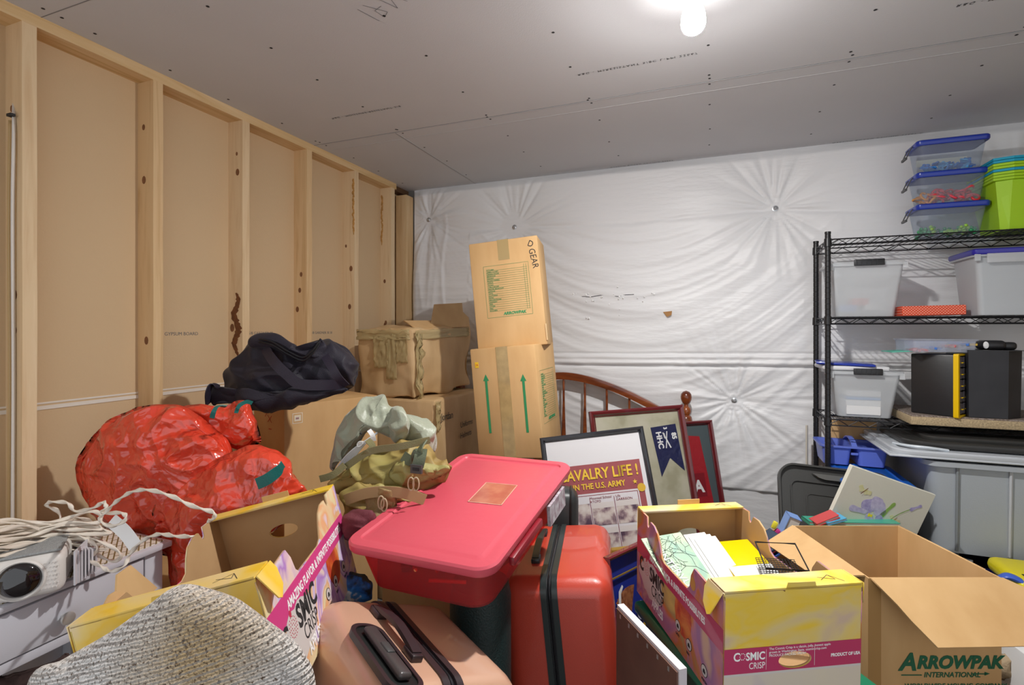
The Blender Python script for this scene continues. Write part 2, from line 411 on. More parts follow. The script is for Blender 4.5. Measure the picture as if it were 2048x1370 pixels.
bm = nb(); box(bm, (-2.15, YB, 0), (3.2, YB+.04, ZC)); struct('wall_behind', bm, CONC)
bm = nb(); box(bm, (3.0, -.6, 0), (3.04, 3.3, ZC)); struct('wall_right', bm, DRY)
PIN = mat('pin_washer', (.55, .56, .58), .3, metal=.8)
for a, b in pins[:4]+pins[5:6]:
    bm = nb(); M = Matrix.Translation((a, YB-.005-wall_h(a, b)-.001, b)) @ Matrix.Rotation(R(90), 4, 'X')
    lathe(bm, [(.016, 0), (.016, .002), (.009, .003), (.006, .006), (.003, .012), (.0015, .02)], 20, M)
    obj('fastener_pin', bm, PIN, wb, True)
bm = nb(); pts = [onY(x, y, 3.135) for x, y in ((1156, 594), (1168, 593), (1180, 594), (1193, 592), (1205, 590), (1222, 590), (1235, 593), (1248, 590), (1268, 589))]
ribbon(bm, catmull(pts, 4), .004, .002, (0, 0, 1)); obj('tear', bm, INK, wb)
bm = nb(); random.seed(3)
for k in range(26):
    p = onY(random.uniform(1135, 1310), 592+random.gauss(0, 5), 3.128) if k < 18 else onY(random.choice((1178, 1238))+random.gauss(0, 3), random.uniform(565, 640), 3.128)
    lathe(bm, [(random.uniform(.003, .007), 0), (.002, .002)], 6, Matrix.Translation(p) @ Matrix.Rotation(R(90), 4, 'X') @ Matrix.Rotation(random.uniform(-.6, .6), 4, 'X'))
obj('tape_glint', bm, mat('glossy_clear_tape', (.95, .95, .95), .05, coat=1), wb)  # scattered white chips: sparkle of clear tape put into shape and colour
bm = nb(); p = [onY(x, y, 3.13) for x, y in ((1326, 624), (1344, 622), (1343, 630), (1334, 634))]; bm.faces.new([bm.verts.new(q) for q in p])
p = [q+Vector((.0, -.012, .0)) for q in p[1:]]; bm.faces.new([bm.verts.new(q) for q in p]); obj('torn_hole', bm, mat('torn_paper', (.42, .22, .08), .8), wb)

# ------------------------------------------------------------------ bulb
t = thing('ceiling_light', 'bare glowing white bulb in a lampholder on the grey ceiling', 'light', (-.035, 1.55, ZC))
bm = nb(); lathe(bm, [(.062, 0), (.062, -.012), (.052, -.024), (.032, -.030), (.028, -.055), (.02, -.056)], 32); obj('lampholder', bm, mat('porcelain', (.85, .85, .84), .2), t, True)
EM = bpy.data.materials.new('bulb_glow'); EM.use_nodes = True; nt = EM.node_tree; nt.nodes.remove(nt.nodes['Principled BSDF'])
e = nt.nodes.new('ShaderNodeEmission'); e.inputs[0].default_value = (1, .985, .96, 1); e.inputs[1].default_value = BULB; nt.links.new(e.outputs[0], nt.nodes['Material Output'].inputs[0])
bm = nb(); lathe(bm, [(.014, -.052), (.018, -.066), (.027, -.085), (.0315, -.098), (.0342, -.1235), (.0340, -.129), (.0315, -.1385), (.0270, -.1455), (.025, -.1457)], 24); E2 = EM.copy(); E2.name = 'bulb_collar_glow'; E2.node_tree.nodes['Emission'].inputs[1].default_value = BULB*.010; cl = obj('bulb_collar', bm, E2, t, True)  # globe above the tip, dimmed and shaped to shrink the ceiling hot spot
bm = nb(); lathe(bm, [(.0255, -.1458), (.0267, -.146), (.020, -.1515), (.01, -.155), (.001, -.156)], 24); obj('bulb', bm, EM, t, 'all')

# ------------------------------------------------------------------ cartons
def carton(name, label, pose, d, m=CARD, worn=0, tape=True, seam='y', r=.006, group=None, z0=0.0, tape_m=None, cat='cardboard box', end_m=None):
    """closed box, local origin at front left bottom"""
    t = thing(name, label, cat, pose[0], pose[1], group)
    w, dp, h = d
    if worn:
        bm = rbox((0, 0, z0), (w, dp, h), .012, 2)
        bmesh.ops.triangulate(bm, faces=bm.faces); 
        for _ in range(4): 
            es = [e for e in bm.edges if e.calc_length() > .03]
            if es: bmesh.ops.subdivide_edges(bm, edges=es, cuts=1); bmesh.ops.triangulate(bm, faces=bm.faces)
        bm.normal_update(); mv = [(v, v.normal.copy()) for v in bm.verts]
        sd = w*31+h*7
        for v, n in mv:
            v.co += n*(nz(v.co, (5, 5, 4), sd)*worn+(.35-crinkle(v.co, 6, sd))*worn*.5+ridge(v.co, (14, 14, 5), sd)*worn*.12)
        obj('carton_body', bm, m, t, smooth=True)
    else:
        bm = rbox((0, 0, z0), (w, dp, h), r, 2); o = obj('carton_body', bm, m, t, smooth=True, mats=[m, end_m or m])
        if end_m:
            for p in o.data.polygons:
                if p.normal.y < -.9: p.material_index = 1
    if tape:
        bm = nb()
        if seam == 'y': box(bm, (w/2-.028, -.001, h-.10), (w/2+.028, .0, h+.001)); box(bm, (w/2-.028, -.001, h), (w/2+.028, dp, h+.001))
        else: box(bm, (w, dp/2-.028, h-.10), (w+.001, dp/2+.028, h+.001)); box(bm, (0, dp/2-.028, h), (w, dp/2+.028, h+.001))
        obj('tape', bm, tape_m or TAPE, t)
    return t
def F_front(x=0, z=0, e=.0012): return frame((x, -e, z), (1, 0, 0), (0, 0, 1))
def F_right(w, y=0, z=0, e=.0012): return frame((w+e, y, z), (0, 1, 0), (0, 0, 1))
def F_left(y=0, z=0, e=.0012): return frame((-e, y, z), (0, -1, 0), (0, 0, 1))
def checklist(parent, M, w, h, rows, seed, logo='ARROWPAK'):
    random.seed(seed); bm = nb(); lw = .0011
    for a, b in (((0, 0), (w, 0)), ((w, 0), (w, h)), ((w, h), (0, h)), ((0, h), (0, 0)), ((w-.012, h*.1), (w-.012, h-.008)), ((w-.024, h*.1), (w-.024, h-.008))): line2(bm, M, a, b, lw)
    words = ['KITCHEN', 'LINEN CLOSET', 'DINING ROOM', 'BEDROOM', 'FRAGILE', 'BOOKS PAPERS', 'OFFICE', 'TOOLS', 'CHILD ROOM', 'MASTER BEDROOM', 'GARAGE', 'TOYS', 'CLOTHING', 'PATIO', 'DECORATIONS', 'LAUNDRY', 'DEN', 'OTHER', 'MISC']
    for k in range(rows):
        z = h*.12+(h*.83)*k/rows
        line2(bm, M, (.012, z), (w-.008, z), lw*.8)
        text_bm(bm, words[(rows-1-k) % len(words)], h*.83/rows*.95, M @ Matrix.Translation((.014, z+.001, 0)), sx=.9)
    text_bm(bm, logo, .02, M @ Matrix.Translation((w*.36, .008, 0)), bold=.0009, shear=.2)
    obj('printed_checklist', bm, GREEN_INK, parent)

# tall leaning pair by the back wall
pA = ((-1.050, 2.281, 1.344), (-.035, -.102, .177)); dA = (.346, .244, .533)
t = carton('moving_box', 'upright brown moving box with green inventory list, on top of the leaning pair', pA, dA)
checklist(t, F_front(.065, .155), .225, .255, 20, 1)
def hand_D():
    bm = nb(); text_bm(bm, 'D', .042, F_front(.292, .488) @ Matrix.Rotation(R(-25), 4, 'Z'), sx=.9); text_bm(bm, 'GEAR', .044, F_front(.298, .470) @ Matrix.Rotation(R(-82), 4, 'Z'), sx=.9, shear=.1, bold=-.0002); return bm
obj('marker_writing', hand_D(), INK, t)
bm = nb(); box(bm, (dA[0]-.003, -.003, .02), (dA[0]+.004, .012, .10)); obj('torn_corner_edge', bm, CARD_OLD, t)
pB = ((-1.025, 2.236, .829), (.010, -.088, .001)); dB = (.331, .310, .526)
t = carton('moving_box', 'brown moving box with two green up arrows, lower of the leaning pair', pB, dB, tape=False)
bm = nb(); box(bm, (.135, -.0012, 0), (.195, 0, dB[2]+.001)); box(bm, (.135, 0, dB[2]), (.195, .3, dB[2]+.001)); obj('tape', bm, mat('brown_tape', (.50, .35, .15), .25, var=(20, .5), coat=.3), t)
for x, zb, zt in ((.073, .12, .37), (.262, .12, .36)):
    M = F_front(x, 0); obj('printed_arrow', plate([(-.006, zb), (.006, zb), (.006, zt), (.015, zt), (0, zt+.032), (-.015, zt), (-.006, zt)], [], .0003, M), GREEN_INK, t)
checklist(t, F_right(dB[0], .04, .15), .22, .25, 20, 2)
bm = nb(); box(bm, (.022, -.0014, .435), (.040, -.0002, .462)); obj('price_sticker', bm, mat('yellow_sticker', (.85, .55, .02), .5), t)
bm = nb(); text_bm(bm, '24', .014, F_front(.024, .444, .0018)); obj('sticker_number', bm, RINK, t)
carton('moving_box', 'plain brown moving box underneath the leaning pair at the back wall', ((-1.02, 2.25, 0), (0, 0, 0)), (.36, .34, .80))

# battered stack
pC = ((-1.791, 2.333, 1.085), (.033, -.001, -.090)); dC = (.368, .574, .365)
t = carton('battered_box', 'crumpled brown box patched with yellowed tape, open flap, near the corner studs', pC, dC, CARD_OLD, worn=.034, tape=False)
def crumpled_strip(parent, name, M, x0, y0, x1, y1, m, amp=.006, n=14, sd=0):
    bm = nb(); g = []
    for i in range(n+1):
        rr = []
        for j in range(n+1):
            x = x0+(x1-x0)*i/n; y = y0+(y1-y0)*j/n
            ex = (nz((i*.4, j*.4, 0), (1, 1, 1), sd))*amp*1.2
            p = Vector((x+ex, y+nz((i*.5, j*.3, 3), (1, 1, 1), sd)*amp*1.5, .004+abs(nz((x*30, y*30, 0), (1, 1, 1), sd))*amp*2)); rr.append(bm.verts.new(M @ p))
        g.append(rr)
    for i in range(n):
        for j in range(n): bm.faces.new((g[i][j], g[i+1][j], g[i+1][j+1], g[i][j+1]))
    o = obj(name, bm, m, parent, smooth='all'); s = o.modifiers.new('th', 'SOLIDIFY'); s.thickness = .0012; return o
F = F_front(0, 0, .012); FR = F_right(dC[0], 0, 0, .012)
crumpled_strip(t, 'tape', F, .0, dC[2]-.055, .36, dC[2]+.0, TAPE_OLD, .010, sd=1)
crumpled_strip(t, 'tape', F, .12, .16, .215, .33, TAPE_OLD, .006, sd=2)
crumpled_strip(t, 'tape', F, .20, .10, .27, .34, TAPE_OLD, .006, sd=3)
crumpled_strip(t, 'tape', F, .27, .19, .345, .34, TAPE_OLD, .006, sd=4)
crumpled_strip(t, 'tape', FR, .0, dC[2]-.055, .54, dC[2]-.005, TAPE_OLD, .006, sd=5)
crumpled_strip(t, 'tape', FR, .0, .0, .05, .34, TAPE_OLD, .018, sd=6)
bm = nb(); M = frame((.30, .25, dC[2]), (.45, .82, .0), (-.38, .1, .8)); 
o = obj('flap', plate([(0, 0), (.26, -.0), (.27, .06), (.24, .10), (.25, .16), (.06, .15)], [], .005, M), CARD_OLD, t)
obj('flap', plate([(0, 0), (.5, 0), (.47, .10), (.03, .12)], [], .005, frame((dC[0]-.01, .05, dC[2]), (0, 1, 0), (-.2, 0, .08))), CARD, t)
pD = ((-1.66, 2.30, 0), (0, 0, -.02)); dD = (.36, .56, 1.085)
t = carton('battered_box', 'tall brown box marked in black pen, below the tape-patched crumpled box', pD, dD, mat('x', (0, 0, 0)) if False else CARD_OLD, worn=.010, tape=False)
bm = nb(); text_bm(bm, 'Jordan', .055, F_right(dD[0], .045, .975, .012) @ Matrix.Rotation(R(-2), 4, 'Z'), sx=.9)
text_bm(bm, 'Uniforms', .045, F_right(dD[0], .26, .90, .012), sx=.9); text_bm(bm, 'Helmets', .045, F_right(dD[0], .26, .84, .012), sx=.9)
obj('marker_writing', bm, INK, t)
crumpled_strip(t, 'tape', F_right(dD[0], 0, 0, .008), -.01, .93, .035, 1.08, TAPE_OLD, .01, sd=8)
# big carton under the duffel
sC = .92; pE = ((-1.97, 1.785, .03), (0, 0, -.37)); dE = (.322, .459, 1.098)
t = carton('large_box', 'large plain cardboard box under the navy duffel bag, orange-tinted end', pE, dE, CARD, tape=False, end_m=CARD_ORANGE)
bm = nb(); M = F_right(dE[0], .035, 1.015)
quad(bm, M, 0, 0, .045, .045, 0, 0); quad(bm, M, .003, .003, .042, .042, .0004, 1); quad(bm, M, .008, .010, .037, .036, .0008, 0); quad(bm, M, .014, .018, .028, .026, .0012, 2)
obj('shipping_label', bm, None, t, mats=[mat('label_pale', (.80, .72, .58), .5), CARD, mat('label_ink', (.35, .2, .2), .6)])
bm = nb(); scribble(bm, F_front(.16, 1.01), [[(0, 0), (.04, .03)], [(0, .03), (.04, 0)], [(-.03, .02), (.0, .045)], [(.01, -.03), (.04, -.028)]], .004); obj('red_marker_cross', bm, mat('red_marker', (.5, .06, .02), .7), t)

# ------------------------------------------------------------------ soft goods at the left
NAVY = mat('navy_nylon', (.015, .012, .022), .58, bump=(320, .0012), sheen=.08, spec=.35)
NAVY2 = mat('navy_webbing', (.024, .019, .034), .5, bump=(500, .001), spec=.4)
t = wthing('duffel_bag', 'slouched navy fabric duffel bag lying on the large cardboard box', 'bag', U(590, 790, 1.95))
def folds(p, s, off, amp, k=1.6):
    w_ = Vector((nz(p, (3, 3, 3), off), nz(p, (3, 3, 3), off+5), nz(p, (3, 3, 3), off+9)))*.10
    q = Vector(p)+w_; return (.35-min(1, abs(nz(q, s, off))*k*1.6))*amp*.75
def dd(p): return folds(p, (5, 5, 8), 3, .030)+folds(p, (11, 9, 14), 8, .012)+nz(p, (3, 3, 3))*.03
bm = nb()
blob(bm, [(446, 800), (448, 770), (452, 742), (476, 715), (498, 690), (518, 670), (545, 670), (575, 690), (600, 706), (622, 700), (645, 680), (690, 690), (712, 720), (717, 750), (700, 780), (650, 796), (560, 806), (480, 810)], 1.99, .13, .08, dd, cc=(590, 748), NR=50, NT=240)
blob(bm, [(505, 694), (512, 676), (530, 667), (560, 672), (590, 692), (612, 704), (628, 690), (640, 674), (652, 690), (645, 712), (615, 728), (580, 722), (545, 704)], 1.90, .03, .05, dd, NR=20, NT=120)
blob(bm, [(415, 772), (432, 770), (455, 790), (520, 790), (600, 778), (668, 772), (700, 778), (680, 790), (600, 806), (520, 814), (450, 806), (425, 812)], 1.87, .035, .06, dd, NR=20, NT=120, cc=(560, 793))
obj('bag_body', bm, NAVY, t, 'all')
bm = nb(); ribbon(bm, catmull([U(520, 678, 1.94), U(545, 720, 1.85), U(575, 750, 1.835), U(600, 768, 1.835), U(650, 770, 1.84), (U(690, 768, 1.87))], 8), .038, .004, UP+RT*.7)
obj('carry_strap', bm, NAVY2, t, True)
bm = nb(); ribbon(bm, catmull([U(650, 712, 1.88), U(664, 735, 1.845), U(676, 755, 1.845), U(692, 772, 1.87)], 8), .03, .004, UP*.3+RT); obj('carry_strap', bm, NAVY2, t, True)
bm = nb()
for off in (0, 6): tube(bm, catmull([U(518, 678+off, 1.87), U(545, 684+off, 1.86), (U(575, 702+off, 1.855)), U(606, 715+off, 1.855), U(626, 700+off, 1.86), U(638, 682+off, 1.88)], 8), .0035, 6)
obj('zipper', bm, mat('black_zip', (.01, .01, .012), .3), t, True)
bm = nb(); ribbon(bm, catmull([U(417, 808, 1.86), U(416, 785, 1.84), (U(424, 770, 1.85)), U(440, 775, 1.87)], 6), .03, .004, FW); obj('carry_strap', bm, NAVY2, t, True)

REDP = mat('red_woven_plastic', (.76, .065, .028), .22, var=(7, .35), c2=(.66, .035, .018), bump=(38, .010), coat=.7, spec=.6)
nt = REDP.node_tree; b = nt.nodes['Principled BSDF']; tc = _n(nt, 'ShaderNodeTexCoord'); hs = []
for sc_, wt in ((11, 1.0), (27, .5)):
    nn = _n(nt, 'ShaderNodeTexNoise'); nn.inputs['Scale'].default_value = sc_*.5; mxv = _n(nt, 'ShaderNodeMix', data_type='VECTOR'); mxv.inputs[0].default_value = .16
    nt.links.new(tc.outputs['Object'], nn.inputs['Vector']); nt.links.new(tc.outputs['Object'], mxv.inputs[4]); nt.links.new(nn.outputs['Color'], mxv.inputs[5])
    vo = _n(nt, 'ShaderNodeTexVoronoi'); vo.inputs['Scale'].default_value = sc_; nt.links.new(mxv.outputs[1], vo.inputs['Vector'])
    ml = _n(nt, 'ShaderNodeMath', operation='MULTIPLY'); ml.inputs[1].default_value = wt/sc_; nt.links.new(vo.outputs['Distance'], ml.inputs[0]); hs.append(ml)
ad = _n(nt, 'ShaderNodeMath', operation='ADD'); nt.links.new(hs[0].outputs[0], ad.inputs[0]); nt.links.new(hs[1].outputs[0], ad.inputs[1])
bp = _n(nt, 'ShaderNodeBump'); bp.inputs['Distance'].default_value = .22; nt.links.new(ad.outputs[0], bp.inputs['Height']); nt.links.new(bp.outputs[0], b.inputs['Normal']); nt.links.new(bp.outputs[0], b.inputs['Coat Normal'])
TEAL = mat('teal_webbing', (.01, .16, .15), .5, bump=(200, .001))
t = wthing('red_storage_bag', 'huge crinkled red plastic storage bag with teal straps against the studs', 'bag', U(390, 1000, 1.5))
def rd(p):
    return folds(p, (4, 4, 4), 2, .034, 1.4)+folds(p, (9, 9, 10), 6, .022, 1.3)+folds(p, (22, 20, 22), 4, .006)+nz(p, (2.2, 2.2, 2.2))*.03
bm = nb()
blob(bm, [(146, 925), (170, 880), (215, 838), (265, 812), (320, 806), (375, 812), (430, 850), (465, 890), (470, 930), (450, 990), (430, 1060), (370, 1120), (280, 1100), (200, 1040), (158, 985)], 1.68, .13, .08, rd, NR=60, NT=260, cc=(310, 945))
blob(bm, [(300, 1010), (360, 960), (430, 915), (500, 885), (540, 892), (563, 905), (585, 940), (614, 985), (580, 1040), (480, 1100), (400, 1110), (320, 1100)], 1.62, .10, .10, rd, NR=44, NT=220, cc=(450, 995))
blob(bm, [(350, 815), (400, 805), (440, 812), (470, 797), (500, 802), (512, 830), (530, 885), (480, 905), (420, 880), (370, 850)], 1.72, .08, .06, rd, NR=34, NT=160, cc=(450, 852))
blob(bm, [(310, 1040), (360, 1050), (395, 1080), (392, 1150), (368, 1200), (342, 1205), (330, 1120)], 1.62, .035, .05, rd, NR=30, NT=120, cc=(355, 1125))
obj('bag_body', bm, REDP, t, 'all')
bm = nb(); ribbon(bm, catmull([U(514, 968, 1.52), U(535, 958, 1.515), U(556, 942, 1.525), U(566, 928, 1.54)], 6), .034, .003, UP+RT*.2); obj('strap', bm, TEAL, t, True)
bm = nb(); ribbon(bm, catmull([U(424, 836, 1.61), U(428, 822, 1.60), U(436, 812, 1.62), U(452, 813, 1.64)], 6), .014, .003, RT+UP*.2); obj('strap', bm, TEAL, t, True)
bm = nb(); ribbon(bm, catmull([U(472, 826, 1.61), U(478, 812, 1.61), U(492, 804, 1.62), U(504, 806, 1.65)], 6), .012, .003, RT*.4+UP); obj('strap', bm, TEAL, t, True)

SAGE = mat('sage_nylon', (.30, .32, .24), .42, sheen=.3, bump=(60, .003), spec=.5)
t = wthing('sleeping_bag', 'pale sage green sleeping bag bunched over the olive rucksack', 'sleeping bag', U(740, 870, 1.6))
def sd_(p): return folds(p, (7, 7, 9), 2, .026)+folds(p, (18, 15, 18), 6, .010)+nz(p, (5, 5, 5))*.014
bm = nb()
blob(bm, [(655, 935), (660, 900), (672, 862), (690, 828), (720, 802), (750, 790), (770, 788), (779, 812), (800, 828), (808, 850), (790, 872), (760, 868), (740, 862), (722, 885), (700, 908), (680, 930), (668, 946)], 1.66, .075, .06, sd_, NR=34, NT=200, cc=(728, 850))
blob(bm, [(776, 826), (790, 812), (808, 822), (822, 850), (818, 872), (795, 882), (778, 868)], 1.62, .06, .05, sd_, NR=24, NT=120)
blob(bm, [(800, 830), (830, 830), (858, 842), (874, 868), (877, 895), (866, 912), (850, 898), (835, 880), (812, 876), (800, 858)], 1.66, .06, .05, sd_, NR=24, NT=140)
obj('quilted_shell', bm, SAGE, t, 'all')
bm = nb()
for k in range(6): tube(bm, catmull([U(672+k*5, 940-k*2, 1.60), U(690+k*5, 915-k*2, 1.592), U(712+k*4, 895-k*2, 1.588), U(735+k*4, 880-k*3, 1.60)], 6), .0035, 6)
obj('zipper_edge', bm, mat('pale_lining', (.55, .56, .58), .5), t, True, label='pale grey layered lining edge')
bm = nb(); ribbon(bm, catmull([U(738, 860, 1.585), U(745, 870, 1.575), U(748, 882, 1.575)], 4), .014, .001, RT); obj('care_tag', bm, WHITE, t)
bm = nb(); lathe(bm, [(.004, 0), (.003, .003)], 10, Matrix.Translation(U(722, 867, 1.585)) @ Matrix.Rotation(R(90), 4, 'X')); obj('snap', bm, INK, t)
bm = nb(); tube(bm, [U(720, 888, 1.575)+RT*(math.cos(a)*.009)+UP*(math.sin(a*1.1)*.008) for a in [k*.35 for k in range(50)]], .0014, 5); obj('drawcord', bm, WHITE, t, True)

OLIVE = ramp_mat('olive_nylon', [(.3, (.25, .16, .045)), (.5, (.32, .23, .07)), (.7, (.30, .29, .08))], 3, .6, bump=.004, detail=5)
OLIVE2 = mat('olive_webbing', (.20, .18, .08), .55, bump=(300, .001)); FOLI = mat('foliage_webbing', (.10, .12, .07), .5, bump=(300, .001))
t = wthing('rucksack', 'olive drab military rucksack with buckled straps lying under the sleeping bag', 'backpack', U(780, 1000, 1.5))
def od(p): return folds(p, (7, 7, 14), 2, .032)+folds(p, (18, 14, 22), 9, .014)+nz(p, (5, 5, 5))*.015
bm = nb()
blob(bm, [(660, 958), (690, 935), (740, 905), (800, 885), (850, 880), (880, 915), (905, 935), (880, 975), (800, 990), (720, 990), (670, 985)], 1.60, .10, .1, od, NR=40, NT=200, cc=(785, 945))
blob(bm, [(680, 985), (720, 965), (800, 970), (860, 985), (870, 1010), (820, 1050), (750, 1060), (700, 1040)], 1.52, .07, .08, od, NR=30, NT=160)
obj('pack_body', bm, OLIVE, t, 'all')
bm = nb(); blob(bm, [(775, 945), (790, 925), (830, 918), (880, 925), (900, 940), (870, 965), (810, 972), (780, 960)], 1.50, .035, .04, od, NR=22, NT=120); obj('pocket', bm, mat('light_olive', (.33, .29, .10), .6, bump=(60, .004)), t, 'all')
bm = nb(); blob(bm, [(728, 985), (760, 972), (790, 990), (800, 1020), (780, 1045), (745, 1050), (730, 1020)], 1.45, .03, .04, od, NR=22, NT=120); obj('pocket', bm, mat('tan_olive', (.27, .18, .07), .6, bump=(60, .004)), t, 'all')
def strap(pts, w, m, side, name='strap'): bm = nb(); ribbon(bm, catmull(pts, 6), w, .004, side); return obj(name, bm, m, t, True)
strap([U(806, 912, 1.50), U(825, 922, 1.475), U(838, 900, 1.47), U(848, 885, 1.5)], .03, FOLI, RT*.7+UP*.7)
strap([U(843, 898, 1.475), U(840, 915, 1.46), U(835, 934, 1.455)], .034, FOLI, RT)
strap([U(690, 935, 1.52), U(740, 903, 1.51), U(800, 893, 1.50), U(860, 880, 1.52)], .02, OLIVE2, UP)
strap([U(640, 958, 1.50), U(665, 950, 1.5), U(690, 930, 1.51)], .02, OLIVE2, UP)
strap([U(690, 1000, 1.46), U(740, 985, 1.44), U(800, 985, 1.44), U(850, 1000, 1.46)], .03, mat('tan_binding', (.34, .24, .11), .6), UP)
strap([U(735, 880, 1.53), U(745, 892, 1.515), U(735, 905, 1.51), U(725, 912, 1.52)], .018, OLIVE2, RT)
bm = nb(); box(bm, (-.018, -.004, -.012), (.018, .004, .012), Matrix.Translation(U(833, 938, 1.445))); obj('buckle', bm, GREYP, t)
bm = nb(); box(bm, (-.010, -.006, -.004), (.010, -.0035, .004), Matrix.Translation(U(833, 938, 1.445))); obj('buckle_slot', bm, INK, t)
for cx, cy in ((822, 968), (832, 968), (762, 1005), (768, 1010)):
    bm = nb(); tube(bm, [U(cx+6*math.cos(a), cy+13*math.sin(a), 1.42) for a in [k*math.pi/12 for k in range(24)]], .002, 6, closed=True); obj('cord_loop', bm, mat('tan_cord', (.45, .38, .24), .6), t, True)
bm = nb(); blob(bm, [(690, 1040), (720, 1020), (760, 1040), (770, 1080), (700, 1080)], 1.40, .04, .05, od, NR=12, NT=60); tag(obj('maroon_cloth', bm, mat('maroon_cloth_stuff', (.12, .02, .03), .8, bump=(80, .003)), None, 'all'), 'dark maroon crumpled cloth below the rucksack', 'cloth')
carton('support_box', 'plain cardboard box beneath the olive rucksack', ((-.99, 1.40, 0), (0, 0, .1)), (.30, .34, .80), tape=False)
carton('support_box', 'plain cardboard box beneath the red plastic bag', ((-1.92, 1.14, 0), (0, 0, 0)), (.50, .44, .60), tape=False)

# ------------------------------------------------------------------ side table, projector, cord
GW = mat('pale_grey_paint', (.62, .62, .67), .45, var=(6, .15), c2=(.5, .5, .55))
t = thing('side_table', 'pale grey painted side table with one drawer against the studs', 'table', (-1.99, .10, 0))
def tb(name, lo, hi, r=.003, m=GW, par=None): o = obj(name, rbox(lo, hi, r, 2), m, par or t, True); return o
tb('table_top', (0, 0, .782), (.45, .995, .80), .004)
for x in (.03, .385):
    for y in (.0, .925): tb('leg', (x, y, 0), (x+.045, y+.053, .782))
tb('apron', (.03, .925+.045, .64), (.40, .978, .782)); tb('apron', (.415, .053, .63), (.43, .925, .655)); tb('back_panel', (.03, .053, .3), (.035, .925, .782))
dr = tb('drawer_front', (.418, .058, .660), (.436, .918, .772))
bm = nb(); lathe(bm, [(.006, 0), (.006, .010), (.009, .014), (.015, .018), (.0165, .022), (.015, .026), (.008, .028)], 24, Matrix.Translation((.436, .715, .708)) @ Matrix.Rotation(R(90), 4, 'Y')); obj('knob', bm, CHROME, dr, True, label='satin nickel round knob')
bm = nb(); lathe(bm, [(.006, 0), (.006, .010), (.009, .014), (.015, .018), (.0165, .022), (.015, .026), (.008, .028)], 24, Matrix.Translation((.436, .25, .708)) @ Matrix.Rotation(R(90), 4, 'Y')); obj('knob', bm, CHROME, dr, True, label='satin nickel round knob')
# striped cloth
m = bpy.data.materials.new('striped_cloth'); m.use_nodes = True; nt = m.node_tree; b = nt.nodes['Principled BSDF']; b.inputs['Roughness'].default_value = .8
tc = _n(nt, 'ShaderNodeTexCoord'); br = _n(nt, 'ShaderNodeTexBrick'); br.inputs['Scale'].default_value = 30; br.inputs['Mortar Size'].default_value = .06; br.inputs['Brick Width'].default_value = 1.2; br.inputs['Row Height'].default_value = .42
br.inputs['Color1'].default_value = (.78, .74, .66, 1); br.inputs['Color2'].default_value = (.72, .67, .56, 1); br.inputs['Mortar'].default_value = (.22, .15, .05, 1)
mp = _n(nt, 'ShaderNodeMapping'); mp.inputs['Rotation'].default_value = (0, 0, R(35)); nt.links.new(tc.outputs['Object'], mp.inputs[0])
nt.links.new(mp.outputs[0], br.inputs['Vector']); nt.links.new(br.outputs['Color'], b.inputs['Base Color'])
bm = nb(); box(bm, (-1.975, .14, .8003), (-1.556, 1.08, .803)); bmesh.ops.subdivide_edges(bm, edges=bm.edges, cuts=3, use_grid_fill=True)
tag(obj('striped_cloth', bm, m), 'white cloth mat with thin brown stripes on the grey side table', 'mat')
# projector
PW = mat('warm_white_plastic', (.74, .70, .66), .45); PF = mat('pale_grey_fabric', (.36, .37, .37), .85, bump=(400, .002), var=(300, .5))
t = thing('projector', 'white rounded projector with a big dark lens on the side table', 'projector', (-1.565, .650, .803), (0, 0, .95))
obj('projector_body', rbox((-.10, 0, 0), (.155, .20, .102), .022, 5), PW, t, True)
obj('fabric_cover', rbox((-.095, .01, .1015), (.15, .19, .108), .003, 2), PF, t, True, label='grey fabric top cover')
bm = nb(); M = Matrix.Translation((.075, 0, .052)) @ Matrix.Rotation(R(90), 4, 'X')
lathe(bm, [(.046, -.002), (.048, .003), (.044, .006), (.041, .002), (.039, .001)], 40, M); obj('lens_ring', bm, PW, t, True)
bm = nb(); lathe(bm, [(.041, .0), (.040, .003), (.034, .010), (.02, .015), (.004, .017)], 40, M); obj('lens', bm, mat('dark_lens', (.008, .005, .006), .04, coat=1), t, 'all', label='dark glossy lens')
bm = nb()
for i in range(9):
    for j in range(7):
        x = .085+.007*i+(.0035 if j % 2 else 0); z = .02+.010*j
        lathe(bm, [(.0022, -.001), (.0014, .0012)], 6, Matrix.Translation((x, 0, z)) @ Matrix.Rotation(R(90), 4, 'X'))
obj('grille_dots', bm, mat('warm_white_shadow', (.66, .62, .58), .5), t)
bm = nb()
for k in range(7): 
    M = Matrix.Translation((.17+.006*k, .02+.01*k, .003+.002)) @ Matrix.Rotation(.12*k-.2, 4, 'Z'); box(bm, (0, 0, 0), (.004, .15, .085-.004*k), M)
t2 = thing('magazine_stack', 'fanned white papers standing beside the projector', 'papers', (-1.565, .650, .803), (0, 0, .95)); obj('pages', bm, mat('grey_paper', (.62, .60, .63), .6), t2)
